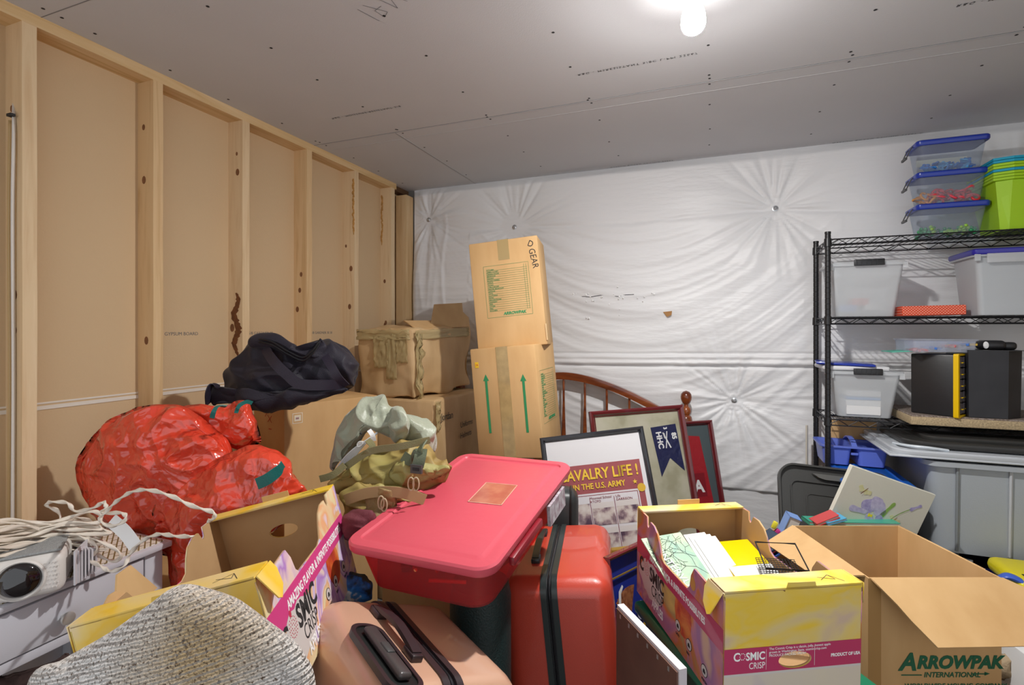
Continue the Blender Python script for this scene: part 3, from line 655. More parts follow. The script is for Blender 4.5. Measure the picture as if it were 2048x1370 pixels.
# twisted flat extension cord, one cord heaped over the projector
def cordpath():
    random.seed(5); P = []
    def u(x, y, h): return U(x, y, h)
    base = [(250, 1010, 1.42), (330, 985, 1.40), (380, 1003, 1.38), (426, 1030, 1.36), (420, 1042, 1.37)]
    P += [u(385, 1073, 1.20), u(350, 1072, 1.22), u(320, 1068, 1.25), u(290, 1078, 1.28), u(262, 1105, 1.31), u(248, 1132, 1.30), u(222, 1142, 1.31), u(205, 1134, 1.32), u(180, 1118, 1.34), u(195, 1095, 1.35), u(150, 1070, 1.35), u(90, 1085, 1.30)]
    P += [u(20, 1108, 1.22), u(-60, 1120, 1.14), u(-40, 1100, 1.14), u(40, 1092, 1.24), u(120, 1075, 1.34), u(190, 1080, 1.36), u(240, 1106, 1.37), u(225, 1122, 1.37), u(170, 1098, 1.36), u(110, 1072, 1.34)]
    for k in range(9):
        y0 = 1040+k*7.5+random.uniform(-9, 9)
        P += [u(50, y0+10, 1.27+.01*k % .03), u(-30, y0+22+random.uniform(-6, 6), 1.18), u(-50, y0+8, 1.18), u(20, y0-2+random.uniform(-10, 10), 1.26), u(90+random.uniform(-20, 20), y0-6+random.uniform(-14, 14), 1.33), u(165+random.uniform(-15, 25), y0-14+random.uniform(-6, 6), 1.38), u(190+random.uniform(-10, 30), y0+2, 1.38), u(130, y0+4, 1.34)]
    P += [u(120, 1030, 1.36), u(95, 1012, 1.36), u(100, 1004, 1.36), u(135, 1006, 1.36), u(150, 1022, 1.36), u(185, 1016, 1.34), u(207, 1004, 1.34), u(212, 1014, 1.33), u(205, 1026, 1.33), u(245, 1026, 1.31), u(250, 1040, 1.30), u(225, 1052, 1.30), u(200, 1040, 1.31), u(215, 1020, 1.31), u(236, 1000, 1.30), u(265, 983, 1.27), u(300, 980, 1.24), u(345, 993, 1.22), u(385, 1012, 1.20), u(425, 1024, 1.19), u(427, 1036, 1.19), u(416, 1042, 1.2)]
    return P
P = catmull(cordpath(), 12)
for p in P:
    if p.z < .806 and p.x < -1.52: p.z = .808+abs(p.z-.806)*.05
bm = nb(); tube(bm, P, .0056, 8, flat=.46, twist=.30)
t = tag(obj('extension_cord', bm, WCORD, None, 'all'), 'long cream flat extension cord, twisted and heaped over the projector', 'cord')
bm = nb(); ribbon(bm, catmull([U(222, 1040, 1.36), U(250, 1065, 1.35), U(270, 1092, 1.34)], 4), .034, .001, RT); obj('paper_tag', bm, WHITE, t)
# things under the table
bm = nb(); blob(bm, [(-60, 1375), (20, 1345), (110, 1320), (140, 1305), (150, 1400), (60, 1500), (-60, 1520)], 1.28, .04, .08, sd_, NR=14, NT=60); tag(obj('dark_cloth_heap', bm, mat('dark_brown_cloth', (.06, .03, .025), .9, bump=(60, .004)), None, 'all'), 'dark brown cloth heap in the shade under the side table', 'cloth')
# cable on the stud
bm = nb(); tube(bm, catmull([U(-60, 20, 1.62), U(-10, 105, 1.63), U(12, 150, 1.635), U(27, 190, 1.64), Vector((-2.03, .935, 2.1)), Vector((-2.03, .932, 1.8)), Vector((-2.03, .934, 1.3)), Vector((-2.03, .932, .8)), Vector((-2.03, .934, .3)), Vector((-2.03, .934, .05))], 10), .007, 8, flat=.55)
cb = tag(obj('electrical_cable', bm, mat('white_cable_sheath', (.66, .62, .58), .4), None, 'all'), 'white sheathed electrical cable stapled down the nearest stud', 'cable')
bm = nb(); tube(bm, catmull([Vector((-2.055, .937, 2.11)), Vector((-2.055, .934, 1.8)), Vector((-2.055, .936, 1.3)), Vector((-2.055, .934, .05))], 8), .005, 8); obj('second_strand', bm, mat('ochre_cable', (.55, .38, .18), .5), cb, 'all')
bm = nb(); box(bm, (-.012, -.004, -.004), (.012, .008, .004), Matrix.Translation((-2.03, .925, 2.12))); obj('cable_staple', bm, INK, cb)

# ------------------------------------------------------------------ printed apple cartons
GAL = ramp_mat('galaxy_print', [(.28, (.70, .50, .12)), (.38, (.62, .40, .30)), (.44, (.35, .16, .34)), (.5, (.55, .22, .30)), (.55, (.62, .20, .05)), (.62, (.42, .30, .12)), (.72, (.66, .48, .14))], 5.5, .45, distort=.9, detail=3, coat=.15)
GAL2 = ramp_mat('bright_galaxy_print', [(.28, (.80, .62, .16)), (.40, (.80, .62, .58)), (.46, (.42, .22, .60)), (.52, (.72, .66, .78)), (.56, (.80, .42, .20)), (.62, (.78, .68, .42)), (.78, (.80, .60, .12))], 6.5, .4, distort=1.0, detail=3, coat=.15, off=(3, 1, 0))
YEL = ramp_mat('yellow_watercolour_print', [(.30, (.62, .46, .34)), (.42, (.72, .56, .22)), (.52, (.80, .55, .05)), (.70, (.80, .60, .16))], 6, .45, distort=.6, detail=3, stretch=(1, 1, 1.6), coat=.15)
YEL2 = ramp_mat('bright_yellow_print', [(.30, (.80, .62, .34)), (.42, (.86, .62, .16)), (.52, (.88, .55, .02)), (.74, (.84, .62, .16))], 6, .4, distort=.6, detail=3, coat=.15)
FADE = ramp_mat('pale_print', [(.3, (.50, .42, .50)), (.45, (.64, .56, .48)), (.7, (.66, .58, .46))], 7, .5, detail=3, distort=.5)
PLAINW = mat('cream_print', (.62, .54, .46), .5)
MAG = mat('magenta_print', (.48, .035, .12), .4, coat=.2); MAG2 = mat('bright_magenta_print', (.66, .06, .24), .4, coat=.2)
PALE = mat('pale_blob_print', (.62, .58, .56), .5)
DOT = mat('red_dot_print', (.55, .03, .08), .5)
def apple_box(label, pose, d, bright, bottom_cut=0):
    w, dp, h = d; t = thing('apple_box', label, 'cardboard box', pose[0], pose[1], None)
    side_m = GAL2 if bright else GAL; mg = MAG2 if bright else MAG; yl = YEL2 if bright else YEL
    th = .0025
    prof = [(0, .97), (.05, .975), (.07, .90), (.085, .88), (.10, .93), (.27, .95), (.30, .86), (.315, .74), (.34, .70), (.60, .685), (.64, .72), (.67, .84), (.70, .92), (.75, .97), (.80, .975), (.82, .90), (.83, .885), (.845, .91), (.85, 1), (1, 1)]
    out = [(0, 0)]+[(0, .0)]
    poly = [(0, 0)]+[(y*dp, z*h) for y, z in prof]+[(dp, 0)]
    for side in (0, 1):
        x = th if side == 0 else w-th
        Mo = frame((th/2 if side == 0 else w-th/2, 0, 0), (0, 1, 0), (0, 0, 1)); Mi = frame((th*1.5+.0002 if side == 0 else w-th*1.5-.0002, 0, 0), (0, 1, 0), (0, 0, 1))
        p = obj('side_panel', plate(poly, [], th, Mo), side_m, t)
        obj('inner_liner', plate([(a*.998+.0005, b*.999) for a, b in poly], [], th, Mi), CARD_IN, p)
        # printed band, lettering
        M = F_right(w, 0, 0, .0004) if side else F_left(dp, 0, .0004)
        bm = nb(); quad(bm, M, .002, .49*h, dp-.002, .69*h); obj('printed_band', bm, mg, p)
        s0 = .30 if side == 0 else .12
        M2 = F_right(w, 0, 0, .0010) if side else F_left(dp, 0, .0010)
        bm = nb(); text_bm(bm, 'AMAZING FLAVOR & INFINITE POSSIBILITIES', .0255 if side else .0235, M2 @ Matrix.Translation((.085 if side else .10, .555*h, 0)), bold=.0007, space=1.02, sx=.74 if side else .68); obj('tagline_lettering', bm, WINK, p)
        # pale halo behind the logo
        cx = .118 if side else .11; cy = .33*h
        bm = plate([(cx+a*.085*(1+.12*math.sin(5*k)), cy+b*.052*(1+.1*math.cos(4*k))) for k, (a, b) in enumerate(ell(0, 0, 1, 1, 26))], [], .0003, M2 @ Matrix.Translation((0, 0, -.0003))); obj('logo_halo', bm, PALE, p)
        bm = nb(); k = 1.0
        text_bm(bm, 'C', .055, M2 @ Matrix.Translation((cx-.085, .34*h, 0)), bold=.002, sx=.8); text_bm(bm, 'SMIC', .064 if side else .055, M2 @ Matrix.Translation((cx-.008, .34*h, 0)), bold=.002, sx=.8)
        text_bm(bm, 'CRISP', .045, M2 @ Matrix.Translation((cx+.005, .20*h, 0)), sx=.72); obj('logo_lettering', bm, INK, p)
        bm = nb(); text_bm(bm, 'APPLES', .033, M2 @ Matrix.Translation((cx+.01, .075*h, 0)), bold=.001, sx=.72); obj('logo_lettering', bm, WINK, p)
        bm = nb()
        for rr in (.006, .012, .018):
            for q in range(int(rr*1000)): a = 2*math.pi*q/int(rr*1000); lathe(bm, [(.0014, 0), (.0014, .0003)], 6, M2 @ Matrix.Translation((cx-.032+rr*math.cos(a), .34*h+.02+rr*math.sin(a)*1.1, 0)))
        lathe(bm, [(.0055, 0), (.005, .0004)], 14, M2 @ Matrix.Translation((cx-.032, .34*h+.047, 0)) @ Matrix.Diagonal((1, 1.3, 1, 1)))
        obj('apple_logo', bm, DOT, p)
        # round icons
        bm = nb(); bi = nb()
        for j, s in enumerate((.285, .345, .42)):
            if s+.02 < dp:
                Mj = M2 @ Matrix.Translation((s, .24*h-.012*j*(0 if side else 1), 0)); bm2 = plate(ell(0, 0, .0140, .0140), [ell(0, 0, .0126, .0126)[::-1]], .0004, Mj); me = bpy.data.meshes.new('x'); bm2.to_mesh(me); bi.from_mesh(me); bm2.free()
                bg_ = nb(); lathe(bg_, [(.013, -.0002), (.013, .0001)], 20, Mj); obj('icon_ground', bg_, PALE, p)
                box(bi, (-.0055, -.006, 0), (.0055, .001, .0004), Mj); box(bi, (-.003, .001, 0), (.003, .004, .0004), Mj)
                text_bm(bi, ('GMO', 'BIN', 'FRESH')[j], .009, Mj @ Matrix.Translation((-.012, -.027, 0)))
        bm.free(); obj('icons', bi, INK, p)
        # planets and apple painted as discs
        bm = nb(); bm = plate(ell(.36 if side else .31, .40*h, .045, .055, 30), [], .0003, M2 @ Matrix.Translation((0, 0, -.0006))); obj('printed_apple', bm, ramp_mat('printed_apple_red', [(.3, (.30, .02, .03)), (.5, (.55, .07, .02)), (.7, (.68, .22, .05))], 18, .4, distort=1), p)
        bm = plate(ell(.29 if side else .36, .80*h, .013, .016, 20), [], .0003, M2 @ Matrix.Translation((0, 0, -.0006))); obj('printed_planet', bm, mat('printed_planet_orange', (.62, .30, .08), .5), p) if side == 0 else bm.free()
    for end in (0, 1):
        y = 0 if end == 0 else dp
        Mo = frame((0, y+(th/2 if end == 0 else -th/2), 0), (1, 0, 0), (0, 0, 1)); Mi = frame((0, y+(th*1.6 if end == 0 else -th*1.6), 0), (1, 0, 0), (0, 0, 1))
        outer = [(0, 0), (w, 0), (w, h), (w*.66, h), (w*.65, h+.012 if end == 0 else h), (w*.45, h+.014 if end == 0 else h), (w*.43, h-.006 if end == 0 else h), (w*.40, h), (0, h)]
        hole = ell(w*.51, h*.66 if end else h*.40, .039, .018)
        e = obj('end_panel', plate(outer, [hole], th, Mo), yl, t)
        obj('inner_liner', plate([(th, 0), (w-th, 0), (w-th, h-.001), (th, h-.001)], [hole], th, Mi), CARD_IN, e)
        Mf = F_front(0, 0, .0006) if end == 0 else frame((w, dp+.0006, 0), (-1, 0, 0), (0, 0, 1))
        def pq(name, x0, z0, x1, z1, m, hz): 
            hs = [[(a, b) for a, b in ell(w*.51, h*(.66 if end else .40), .0395, .0185)]] if z0 < hz < z1 else []
            obj(name, plate([(x0, z0), (x1, z0), (x1, z1), (x0, z1)], hs if end == 0 else [], .0003, Mf), m, e)
        pq('printed_band', .001, h*.32, w-.001, h*.53, mg, h*.40); pq('printed_fade', .001, h*.12, w-.001, h*.30, FADE, -1); pq('printed_fade', .001, 0, w-.001, h*.12, PLAINW, -1); pq('printed_line', .001, h*.30, w-.001, h*.32, PALE, -1)
        Mt = Mf @ Matrix.Translation((0, 0, .0006))
        if end == 0:
            bm = nb(); text_bm(bm, 'C', .026, Mt @ Matrix.Translation((.022, h*.43, 0)), bold=.0006, sx=.85); text_bm(bm, 'SMIC', .024, Mt @ Matrix.Translation((.051, h*.43, 0)), bold=.0006, sx=.85); text_bm(bm, 'CRISP', .020, Mt @ Matrix.Translation((.058, h*.355, 0)), sx=.75)
            for q in range(10): a = q*.628; lathe(bm, [(.0012, 0), (.0012, .0003)], 6, Mt @ Matrix.Translation((.043+.006*math.cos(a), h*.43+.009+.007*math.sin(a), 0)))
            text_bm(bm, 'The Cosmic Crisp is a classic, jolly, honest apple\ngrown in Washington State. cosmiccrisp.com\nPRODUCE PACKED FRESH', .0075, Mt @ Matrix.Translation((.105, h*.50, 0))); text_bm(bm, 'PRODUCT OF USA', .010, Mt @ Matrix.Translation((w-.075, h*.40, 0)), bold=.0003, sx=.85)
            box(bm, (.098, h*.34, 0), (.0985, h*.51, .0003), Mt); box(bm, (w-.115, h*.34, 0), (w-.1145, h*.51, .0003), Mt)
            obj('logo_lettering', bm, WINK, e)
        # top flange folded inwards
        z = h; yy = (0, .060) if end == 0 else (dp-.045, dp)
        fl = nb(); box(fl, (.001, yy[0], z-.001), (w-.001, yy[1], z+.003)); f = obj('top_flange', fl, yl, t)
        bm = nb(); box(bm, (.002, yy[0], z-.0025), (w-.002, yy[1], z-.0012)); obj('inner_liner', bm, CARD_IN, f)
        if end == 1: bm = nb(); box(bm, (w*.40, dp-.002, h), (w*.62, dp+.001, h+.018)); obj('hand_tab', bm, CARD, t)
        bm = nb(); Mz = frame((w*.74, yy[0]+.02, z+.0034), (1, 0, 0), (0, 1, 0)); scribble(bm, Mz, [[(0, 0), (.03, .02), (.035, 0), (.0, .012)], [(.03, .02), (.05, -.01)]], .0012); obj('pen_mark', bm, INK, f)
    # corner ears bent over the near corners
    for sx in (0, 1):
        x = 0 if sx == 0 else w; s = -1 if sx == 0 else 1
        bm = nb(); M = frame((x+s*.002, .002, h+.002), (0, 1, 0), (s*-.45, 0, -.9)) if False else frame((x+s*.003, .0, h+.002), (0, 1, 0), (s*.30, .0, -.95))
        obj('corner_ear', plate([(.0, 0), (.06, 0), (.066, .02), (.055, .05), (.03, .066), (.02, .06)], [], .0025, M), yl if bright else YEL, t)
    bm = nb(); box(bm, (th*2, th*2, 0), (w-th*2, dp-th*2, .004)); obj('bottom', bm, CARD_IN, t)
    return t
pL = ((-1.000, .593, .674), (.028, -.242, .425)); dL = (.329, .506, .256)
AL = apple_box('empty bright yellow and pink COSMIC CRISP apple box tilted beside the knit blanket', pL, dL, True)
obj('side_tab', plate([(.09, dL[2]*.9), (.09, dL[2]+.018), (.112, dL[2]+.03), (.13, dL[2]+.028), (.145, dL[2]+.055), (.185, dL[2]+.055), (.235, dL[2]*.9)], [], .004, frame((.004, 0, -.03), (0, 1, 0), (-.05, 0, 1))), CARD, AL)
carton('support_box', 'plain cardboard box underneath the empty tilted apple box', ((-1.13, .72, 0), (0, 0, .42)), (.17, .34, .62), tape=False)
pR = ((.033, 1.188, .621), (.024, .001, .494)); dR = (.328, .499, .263)
apple_box('yellow and maroon COSMIC CRISP apple box filled with papers on the green tote', pR, dR, False)

def boxpt(pose, l): return Vector(pose[0])+Euler(pose[1]).to_matrix() @ Vector(l)
def boxM(pose, l, rot=(0, 0, 0)): return Matrix.Translation(pose[0]) @ Euler(pose[1]).to_matrix().to_4x4() @ Matrix.Translation(l) @ Euler(rot).to_matrix().to_4x4()
def place(o, M): o.location = M.to_translation(); o.rotation_euler = M.to_euler(); return o
# contents of the apple box
MAPM = ramp_mat('pale_green_map', [(.35, (.30, .50, .40)), (.5, (.48, .62, .42)), (.65, (.62, .68, .50))], 9, .4, distort=1, coat=.2)
t = place(thing('map_booklet', 'pale green map booklet with black branching lines inside the apple box', 'booklet'), boxM(pR, (.012, .19, .10), (.40, -.05, .12)))
bm = nb(); box(bm, (0, 0, 0), (.13, .25, .004)); obj('cover', bm, MAPM, t)
bm = nb(); M = Matrix.Translation((0, 0, .0045)); random.seed(4)
def branch(a, ang, L, dpt):
    b = (a[0]+L*math.cos(ang), a[1]+L*math.sin(ang))
    if not (0 < b[0] < .13 and .02 < b[1] < .25): return
    line2(bm, M, a, b, .0010)
    if dpt: 
        for s in (-.6, .5): branch(b, ang+s+random.uniform(-.3, .3), L*.82, dpt-1)
for a, an in (((.128, .10), 2.2), ((.127, .16), 2.6), ((.12, .23), 3.4), ((.09, .245), 3.9)): branch(a, an, .035, 5)
obj('printed_lines', bm, INK, t)
bm = nb(); text_bm(bm, 'VINTERVUN', .03, Matrix.Translation((.02, .21, .0048)) @ Matrix.Rotation(R(-80), 4, 'Z')); obj('title', bm, WINK, t)
t = place(thing('papers', 'loose white sheets beside the map booklet in the apple box', 'papers'), boxM(pR, (.135, .17, .095), (.38, -.05, .05)))
for k in range(3): bm = nb(); box(bm, (.01*k, 0, .003*k), (.07+.01*k, .28-.012*k, .003*k+.0015)); obj('sheet', bm, mat('white_paper', (.78, .77, .75), .6), t)
t = place(thing('yellow_box', 'yellow and white flat box in the apple box', 'box'), boxM(pR, (.185, .22, .10), (.10, -.08, -.10)))
obj('box_body', rbox((0, 0, 0), (.12, .22, .05), .003, 2), mat('yellow_card', (.80, .56, .0), .35), t, True)
bm = nb(); box(bm, (.0, 0, .0502), (.12, .09, .0507)); obj('white_panel', bm, WHITE, t)
t = place(thing('mesh_basket', 'small black wire mesh pencil basket on the yellow flat box', 'basket'), boxM(pR, (.225, .19, .165), (.20, -.05, -.35)))
bm = nb()
for k in range(14):
    box(bm, (k*.0075, 0, 0), (k*.0075+.0012, .11, .0012)); box(bm, (k*.0075, 0, 0), (k*.0075+.0012, .0012, .05))
for k in range(15): box(bm, (0, k*.0078, 0), (.10, k*.0078+.0012, .0012))
for k in range(6): box(bm, (0, 0, k*.008), (.10, .0012, k*.008+.0012))
obj('mesh', bm, BLACKM, t); bm = nb(); tube(bm, [(0, 0, .05), (.10, 0, .05), (.1, .11, .05), (0, .11, .05)], .0025, 6, closed=True); obj('rim', bm, BLACKM, t)

# ------------------------------------------------------------------ open moving box in front right
pM = ((.417, 1.661, .0), (.0, .0, .367)); dM = (.368, .375, .765)
t = thing('open_moving_box', 'open empty cardboard moving box with ARROWPAK print and drooping front flap', 'cardboard box', pM[0], pM[1])
w, dp, h = dM; th = .004
def panel(name, lo, hi, m=CARD): bm = nb(); box(bm, lo, hi); return obj(name, bm, m, t)
fp = panel('front_panel', (0, 0, 0), (w, th, h)); panel('back_panel', (0, dp-th, 0), (w, dp, h)); panel('side_panel', (0, th, 0), (th, dp-th, h)); panel('side_panel', (w-th, th, 0), (w, dp-th, h)); panel('bottom', (th, th, .0), (w-th, dp-th, .005))
bm = nb(); box(bm, (-.0006, -.0006, .1), (.035, 0, h-.002)); obj('brown_tape', bm, mat('glossy_brown_tape', (.42, .24, .09), .2, coat=.4), t)
M = frame((0, 0, h), (1, 0, 0), (0, -.62, -.52))
o = obj('flap', plate([(.006, 0), (w+.002, 0), (w+.05, .03), (w+.07, .165), (.085, .170), (.075, .15), (.055, .11), (.040, .07), (.02, .03)], [], .005, frame((0, 0, h), (1, 0, 0), (.12, -.62, -.56))), CARD, t)
o = obj('flap', plate([(.012, 0), (dp, 0), (dp-.02, .12), (.10, .10)], [], .005, frame((0, 0, h), (0, 1, 0), (-.85, 0, -.42))), CARD, t)
obj('flap', plate([(.05, 0), (dp-.0, 0), (dp-.03, .13), (.10, .13)], [], .005, frame((w, 0, h), (0, 1, 0), (.35, 0, -.9))), CARD, t)
bm = nb(); text_bm(bm, 'A', .066, F_front(.085, .512), bold=.0022, shear=.25); text_bm(bm, 'RROWPAK', .048, F_front(.133, .517), bold=.0022, shear=.22, sx=1.0)
obj('logo_lettering', bm, DGREEN, fp)
bm = nb(); text_bm(bm, 'INTERNATIONAL', .020, F_front(.152, .492), shear=.2, bold=.0003); M = F_front(0, 0); line2(bm, M, (.09, .498), (.147, .498), .003); line2(bm, M, (.283, .501), (.325, .501), .003)
vs = [bm.verts.new(M @ Vector(p)) for p in ((.32, .496, 0), (.335, .5015, 0), (.32, .507, 0))]; bm.faces.new(vs)
text_bm(bm, 'WORLDWIDE MOVING COMPANY', .018, F_front(.10, .462), bold=.0004); obj('small_lettering', bm, DGREEN, fp)
# books box behind
t = thing('book_box', 'open cardboard box crammed with books behind the open moving box', 'cardboard box', (.20, 2.10, 0), (0, 0, .36)); 
for lo, hi in (((0, 0, 0), (.40, .004, .66)), ((0, .17, 0), (.40, .174, .64)), ((0, 0, 0), (.004, .174, .66)), ((.396, 0, 0), (.40, .174, .66)), ((0, 0, 0), (.40, .17, .60))): bm = nb(); box(bm, lo, hi); obj('panel', bm, CARD, t)
def book(label, px, py, t_, sz, rot, c, pages=True, name='book', cat='book'):
    p = U(px, py, t_); o = thing(name, label, cat, p, rot); w_, d_, h_ = sz
    bm = nb(); box(bm, (0, 0, 0), (w_, d_, .0022)); box(bm, (0, 0, h_-.0022), (w_, d_, h_)); box(bm, (0, 0, 0), (.002, d_, h_)); obj('cover', bm, mat('cover_'+label.split()[0]+label.split()[1], c, .35, coat=.3), o)
    bm = nb(); box(bm, (.002, .003, .0022), (w_-.003, d_-.003, h_-.0022)); obj('pages', bm, mat('book_pages', (.75, .72, .66), .8), o); return o
book('flat green book with rounded corner in the book box', 1618, 1050, 1.98, (.34, .06, .014), (0, -.0, .30), (.05, .36, .25))
book('red book with blue cover tilted in the book box', 1636, 1054, 1.95, (.09, .06, .012), (0, -.42, .30), (.55, .04, .04))
book('blue thin book beside the tilted red book', 1656, 1052, 1.94, (.075, .06, .01), (0, -.30, .30), (.08, .38, .62))
o = book('orange book standing in the book box before the iris canvas', 1682, 1047, 2.02, (.115, .012, .05), (0, -.25, .30), (.78, .22, .02))
bm = nb(); text_bm(bm, 'Goodnight\nBook', .014, frame((.03, -.001, .03), (1, 0, .1), (0, 0, 1))); obj('title', bm, mat('brown_ink', (.30, .05, .01), .6), o)
o = book('light blue plastic case at the left end of the book box', 1562, 1072, 1.93, (.045, .05, .085), (.1, .35, .2), (.22, .36, .72), name='plastic_case', cat='case')
o = book('colourful game box leaning right of the light blue case', 1577, 1062, 1.92, (.075, .05, .02), (0, .55, .3), (.66, .52, .42), name='game_box', cat='box')
bm = nb(); box(bm, (.012, -.001, .003), (.05, -.0002, .017)); obj('picture', bm, ramp_mat('colour_picture', [(.35, (.1, .15, .6)), (.5, (.8, .5, .05)), (.65, (.6, .05, .3))], 60, .4), o)
bm = nb(); 
for k, (c, a) in enumerate((((.80, .70, .05), 0), ((.62, .05, .25), 1), ((.30, .12, .45), 2))):
    bm = nb(); box(bm, (-.008, -.008, -.014), (.008, .008, .014), Matrix.Translation(U(1549+4*k, 1050+14*k, 1.95)) @ Matrix.Rotation(.4+.3*k, 4, 'Y')); bevel(bm, .003, 2)
    tag(obj('toy_block', bm, mat('toy_%d' % k, c, .35), None, True), ('yellow', 'magenta', 'purple')[k]+' small toy block at the left corner of the book box', 'toy')
for k, (x, y, c, l) in enumerate(((1540, 1108, (.02, .04, .08), 'dark navy'), (1532, 1116, (.45, .04, .03), 'red'), (1545, 1120, (.05, .12, .40), 'blue'))):
    p = U(x, y, 1.85); o = thing('magazine', l+' magazine jammed beside the apple box rear corner', 'magazine', p, (0, -.55, .4)); bm = nb(); box(bm, (0, 0, 0), (.08, .12, .006)); obj('cover', bm, mat('mag_'+l, c, .3, coat=.3), o)

# ------------------------------------------------------------------ lid and iris canvas
LIDM = mat('charcoal_lid_plastic', (.045, .045, .043), .4, coat=.1, bump=(90, .0006))
t = thing('tote_cover', 'large charcoal plastic tote lid leaning upright against the wire shelving', 'lid', (.297, 2.374, .34), (-.456, .058, .088))
def rrect(w, h, r, n=8, x0=0, y0=0):
    o = []
    for cx, cy, a in ((w-r, h-r, 0), (r, h-r, 90), (r, r, 180), (w-r, r, 270)):
        for k in range(n+1): an = R(a+90*k/n); o.append((x0+cx+r*math.cos(an), y0+cy+r*math.sin(an)))
    return o
w, h = .457, .56
M = frame((0, 0, 0), (1, 0, 0), (0, 0, 1))
body = obj('lid_panel', plate(rrect(w, h, .07), [], .006, M @ Matrix.Translation((0, 0, -.012))), LIDM, t)
obj('rim', plate(rrect(w, h, .07), [rrect(w-.016, h-.016, .062, x0=.008, y0=.008)[::-1]], .03, M), LIDM, t)
obj('raised_panel', plate(rrect(w-.10, h-.12, .03, x0=.05, y0=.05), [rrect(w-.11, h-.13, .027, x0=.055, y0=.055)[::-1]], .012, M @ Matrix.Translation((0, 0, -.006))), LIDM, t)
obj('raised_panel', plate(rrect(w-.20, h-.22, .025, x0=.11, y0=.10), [rrect(w-.212, h-.232, .02, x0=.116, y0=.106)[::-1]], .006, M @ Matrix.Translation((0, 0, -.008))), LIDM, t)
obj('latch_ledge', plate([(.14, h-.035), (.35, h-.035), (.33, h-.052), (.30, h-.058), (.19, h-.058), (.165, h-.052)], [], .02, M), mat('grey_latch', (.11, .11, .105), .4), t)
bm = nb(); text_bm(bm, 'PP 5\n38 GAL', .02, M @ Matrix.Translation((.14, .24, -.008)), th=.001); obj('moulded_mark', bm, LIDM, t)
t = thing('canvas_painting', 'unframed cream canvas with a painted lilac iris and butterflies', 'painting', (.432, 2.313, .665), (.128, .340, .408))
CANV = mat('cream_canvas', (.66, .65, .56), .8, bump=(500, .0006))
w, h = .359, .275
bm = rbox((0, 0, -.06), (w, .018, h), .002, 1); obj('canvas', bm, CANV, t)
def petal(cx, cz, L, wd, ang, m, k=0): 
    p = []
    for i in range(24):
        a = 2*math.pi*i/24; x = L/2*math.cos(a); y = wd/2*math.sin(a)*(1-.25*math.cos(a))+.003*math.sin(3*a); ca, sa = math.cos(ang), math.sin(ang); p.append((cx+x*ca-y*sa, cz+x*sa+y*ca))
    return obj('painted_petal', plate(p, [], .0004, F_front(0, 0, .0004+.0003*k)), m, t)
LIL = mat('lilac_paint', (.42, .38, .60), .7, var=(60, .8), c2=(.62, .58, .76)); LIL2 = mat('deep_lilac_paint', (.30, .26, .52), .7, var=(80, .7), c2=(.52, .48, .70)); GRN = mat('leaf_green_paint', (.16, .36, .05), .7, var=(50, .7), c2=(.4, .5, .15)); BUT = mat('pale_yellow_paint', (.60, .58, .26), .7, var=(80, .6), c2=(.7, .68, .5)); STM = mat('brown_paint', (.24, .10, .03), .7)
for a in ((.135, .150, .075, .060, .6, LIL2, 0), (.175, .150, .06, .05, 1.9, LIL, 1), (.155, .165, .05, .06, .2, LIL, 2), (.095, .118, .075, .026, .05, LIL, 3), (.165, .080, .09, .034, -.9, LIL, 3), (.205, .095, .08, .03, -.75, LIL2, 2)): petal(*a)
petal(.148, .112, .018, .014, 0, mat('yellow_paint', (.85, .68, .02), .7), 5)
petal(.205, .155, .08, .018, 1.15, GRN, 1); petal(.235, .050, .07, .014, .5, GRN, 1)
bm = nb(); M = F_front(0, 0, .0012)
for a, b in zip(catmull([(.20, .03, 0), (.22, .10, 0), (.25, .15, 0), (.29, .19, 0)], 6), catmull([(.20, .03, 0), (.22, .10, 0), (.25, .15, 0), (.29, .19, 0)], 6)[1:]): line2(bm, M, a, b, .003)
obj('painted_stem', bm, GRN, t); petal(.305, .200, .05, .014, .7, LIL2, 2)
for cx, cz, s in ((.085, .195, 1), (.245, .125, .8), (.325, .075, .5)):
    petal(cx-.014*s, cz+.008*s, .028*s, .022*s, 2.2, BUT, 2); petal(cx+.016*s, cz+.0*s, .03*s, .022*s, .1, BUT, 2)
    bm = nb(); line2(bm, F_front(0, 0, .002), (cx-.008*s, cz-.014*s), (cx+.01*s, cz+.016*s), .0025*s); obj('painted_stem', bm, STM, t)

# ------------------------------------------------------------------ headboard and frames
MAHO = ramp_mat('dark_reddish_wood', [(.3, (.10, .018, .006)), (.5, (.22, .05, .014)), (.7, (.30, .08, .02))], 4, .22, stretch=(1, 6, 6), detail=6, coat=.6)
t = thing('headboard', 'dark reddish wooden arched headboard with turned spindles by the white wall', 'headboard', (-.82, 3.05, 0))
def arch(x): 
    u_ = abs(x)/.66; return 1.165-.235*(u_**1.7)
bm = nb(); N = 48; rows = []
for i in range(N+1):
    x = -.70+1.40*i/N; z = arch(min(max(x, -.70), .70)); rows.append([bm.verts.new((x, y, z+dz)) for y, dz in ((-.016, -.022), (.016, -.022), (.018, .0), (.016, .022), (-.016, .022), (-.02, .0))])
for A, B in zip(rows, rows[1:]):
    for k in range(6): bm.faces.new((A[k], A[(k+1) % 6], B[(k+1) % 6], B[k]))
bm.faces.new(rows[0][::-1]); bm.faces.new(rows[-1]); obj('arched_rail', bm, MAHO, t, True)
bm = nb(); box(bm, (-.70, -.015, .50), (.70, .015, .58)); bevel(bm, .004, 2); obj('cross_rail', bm, MAHO, t, True)
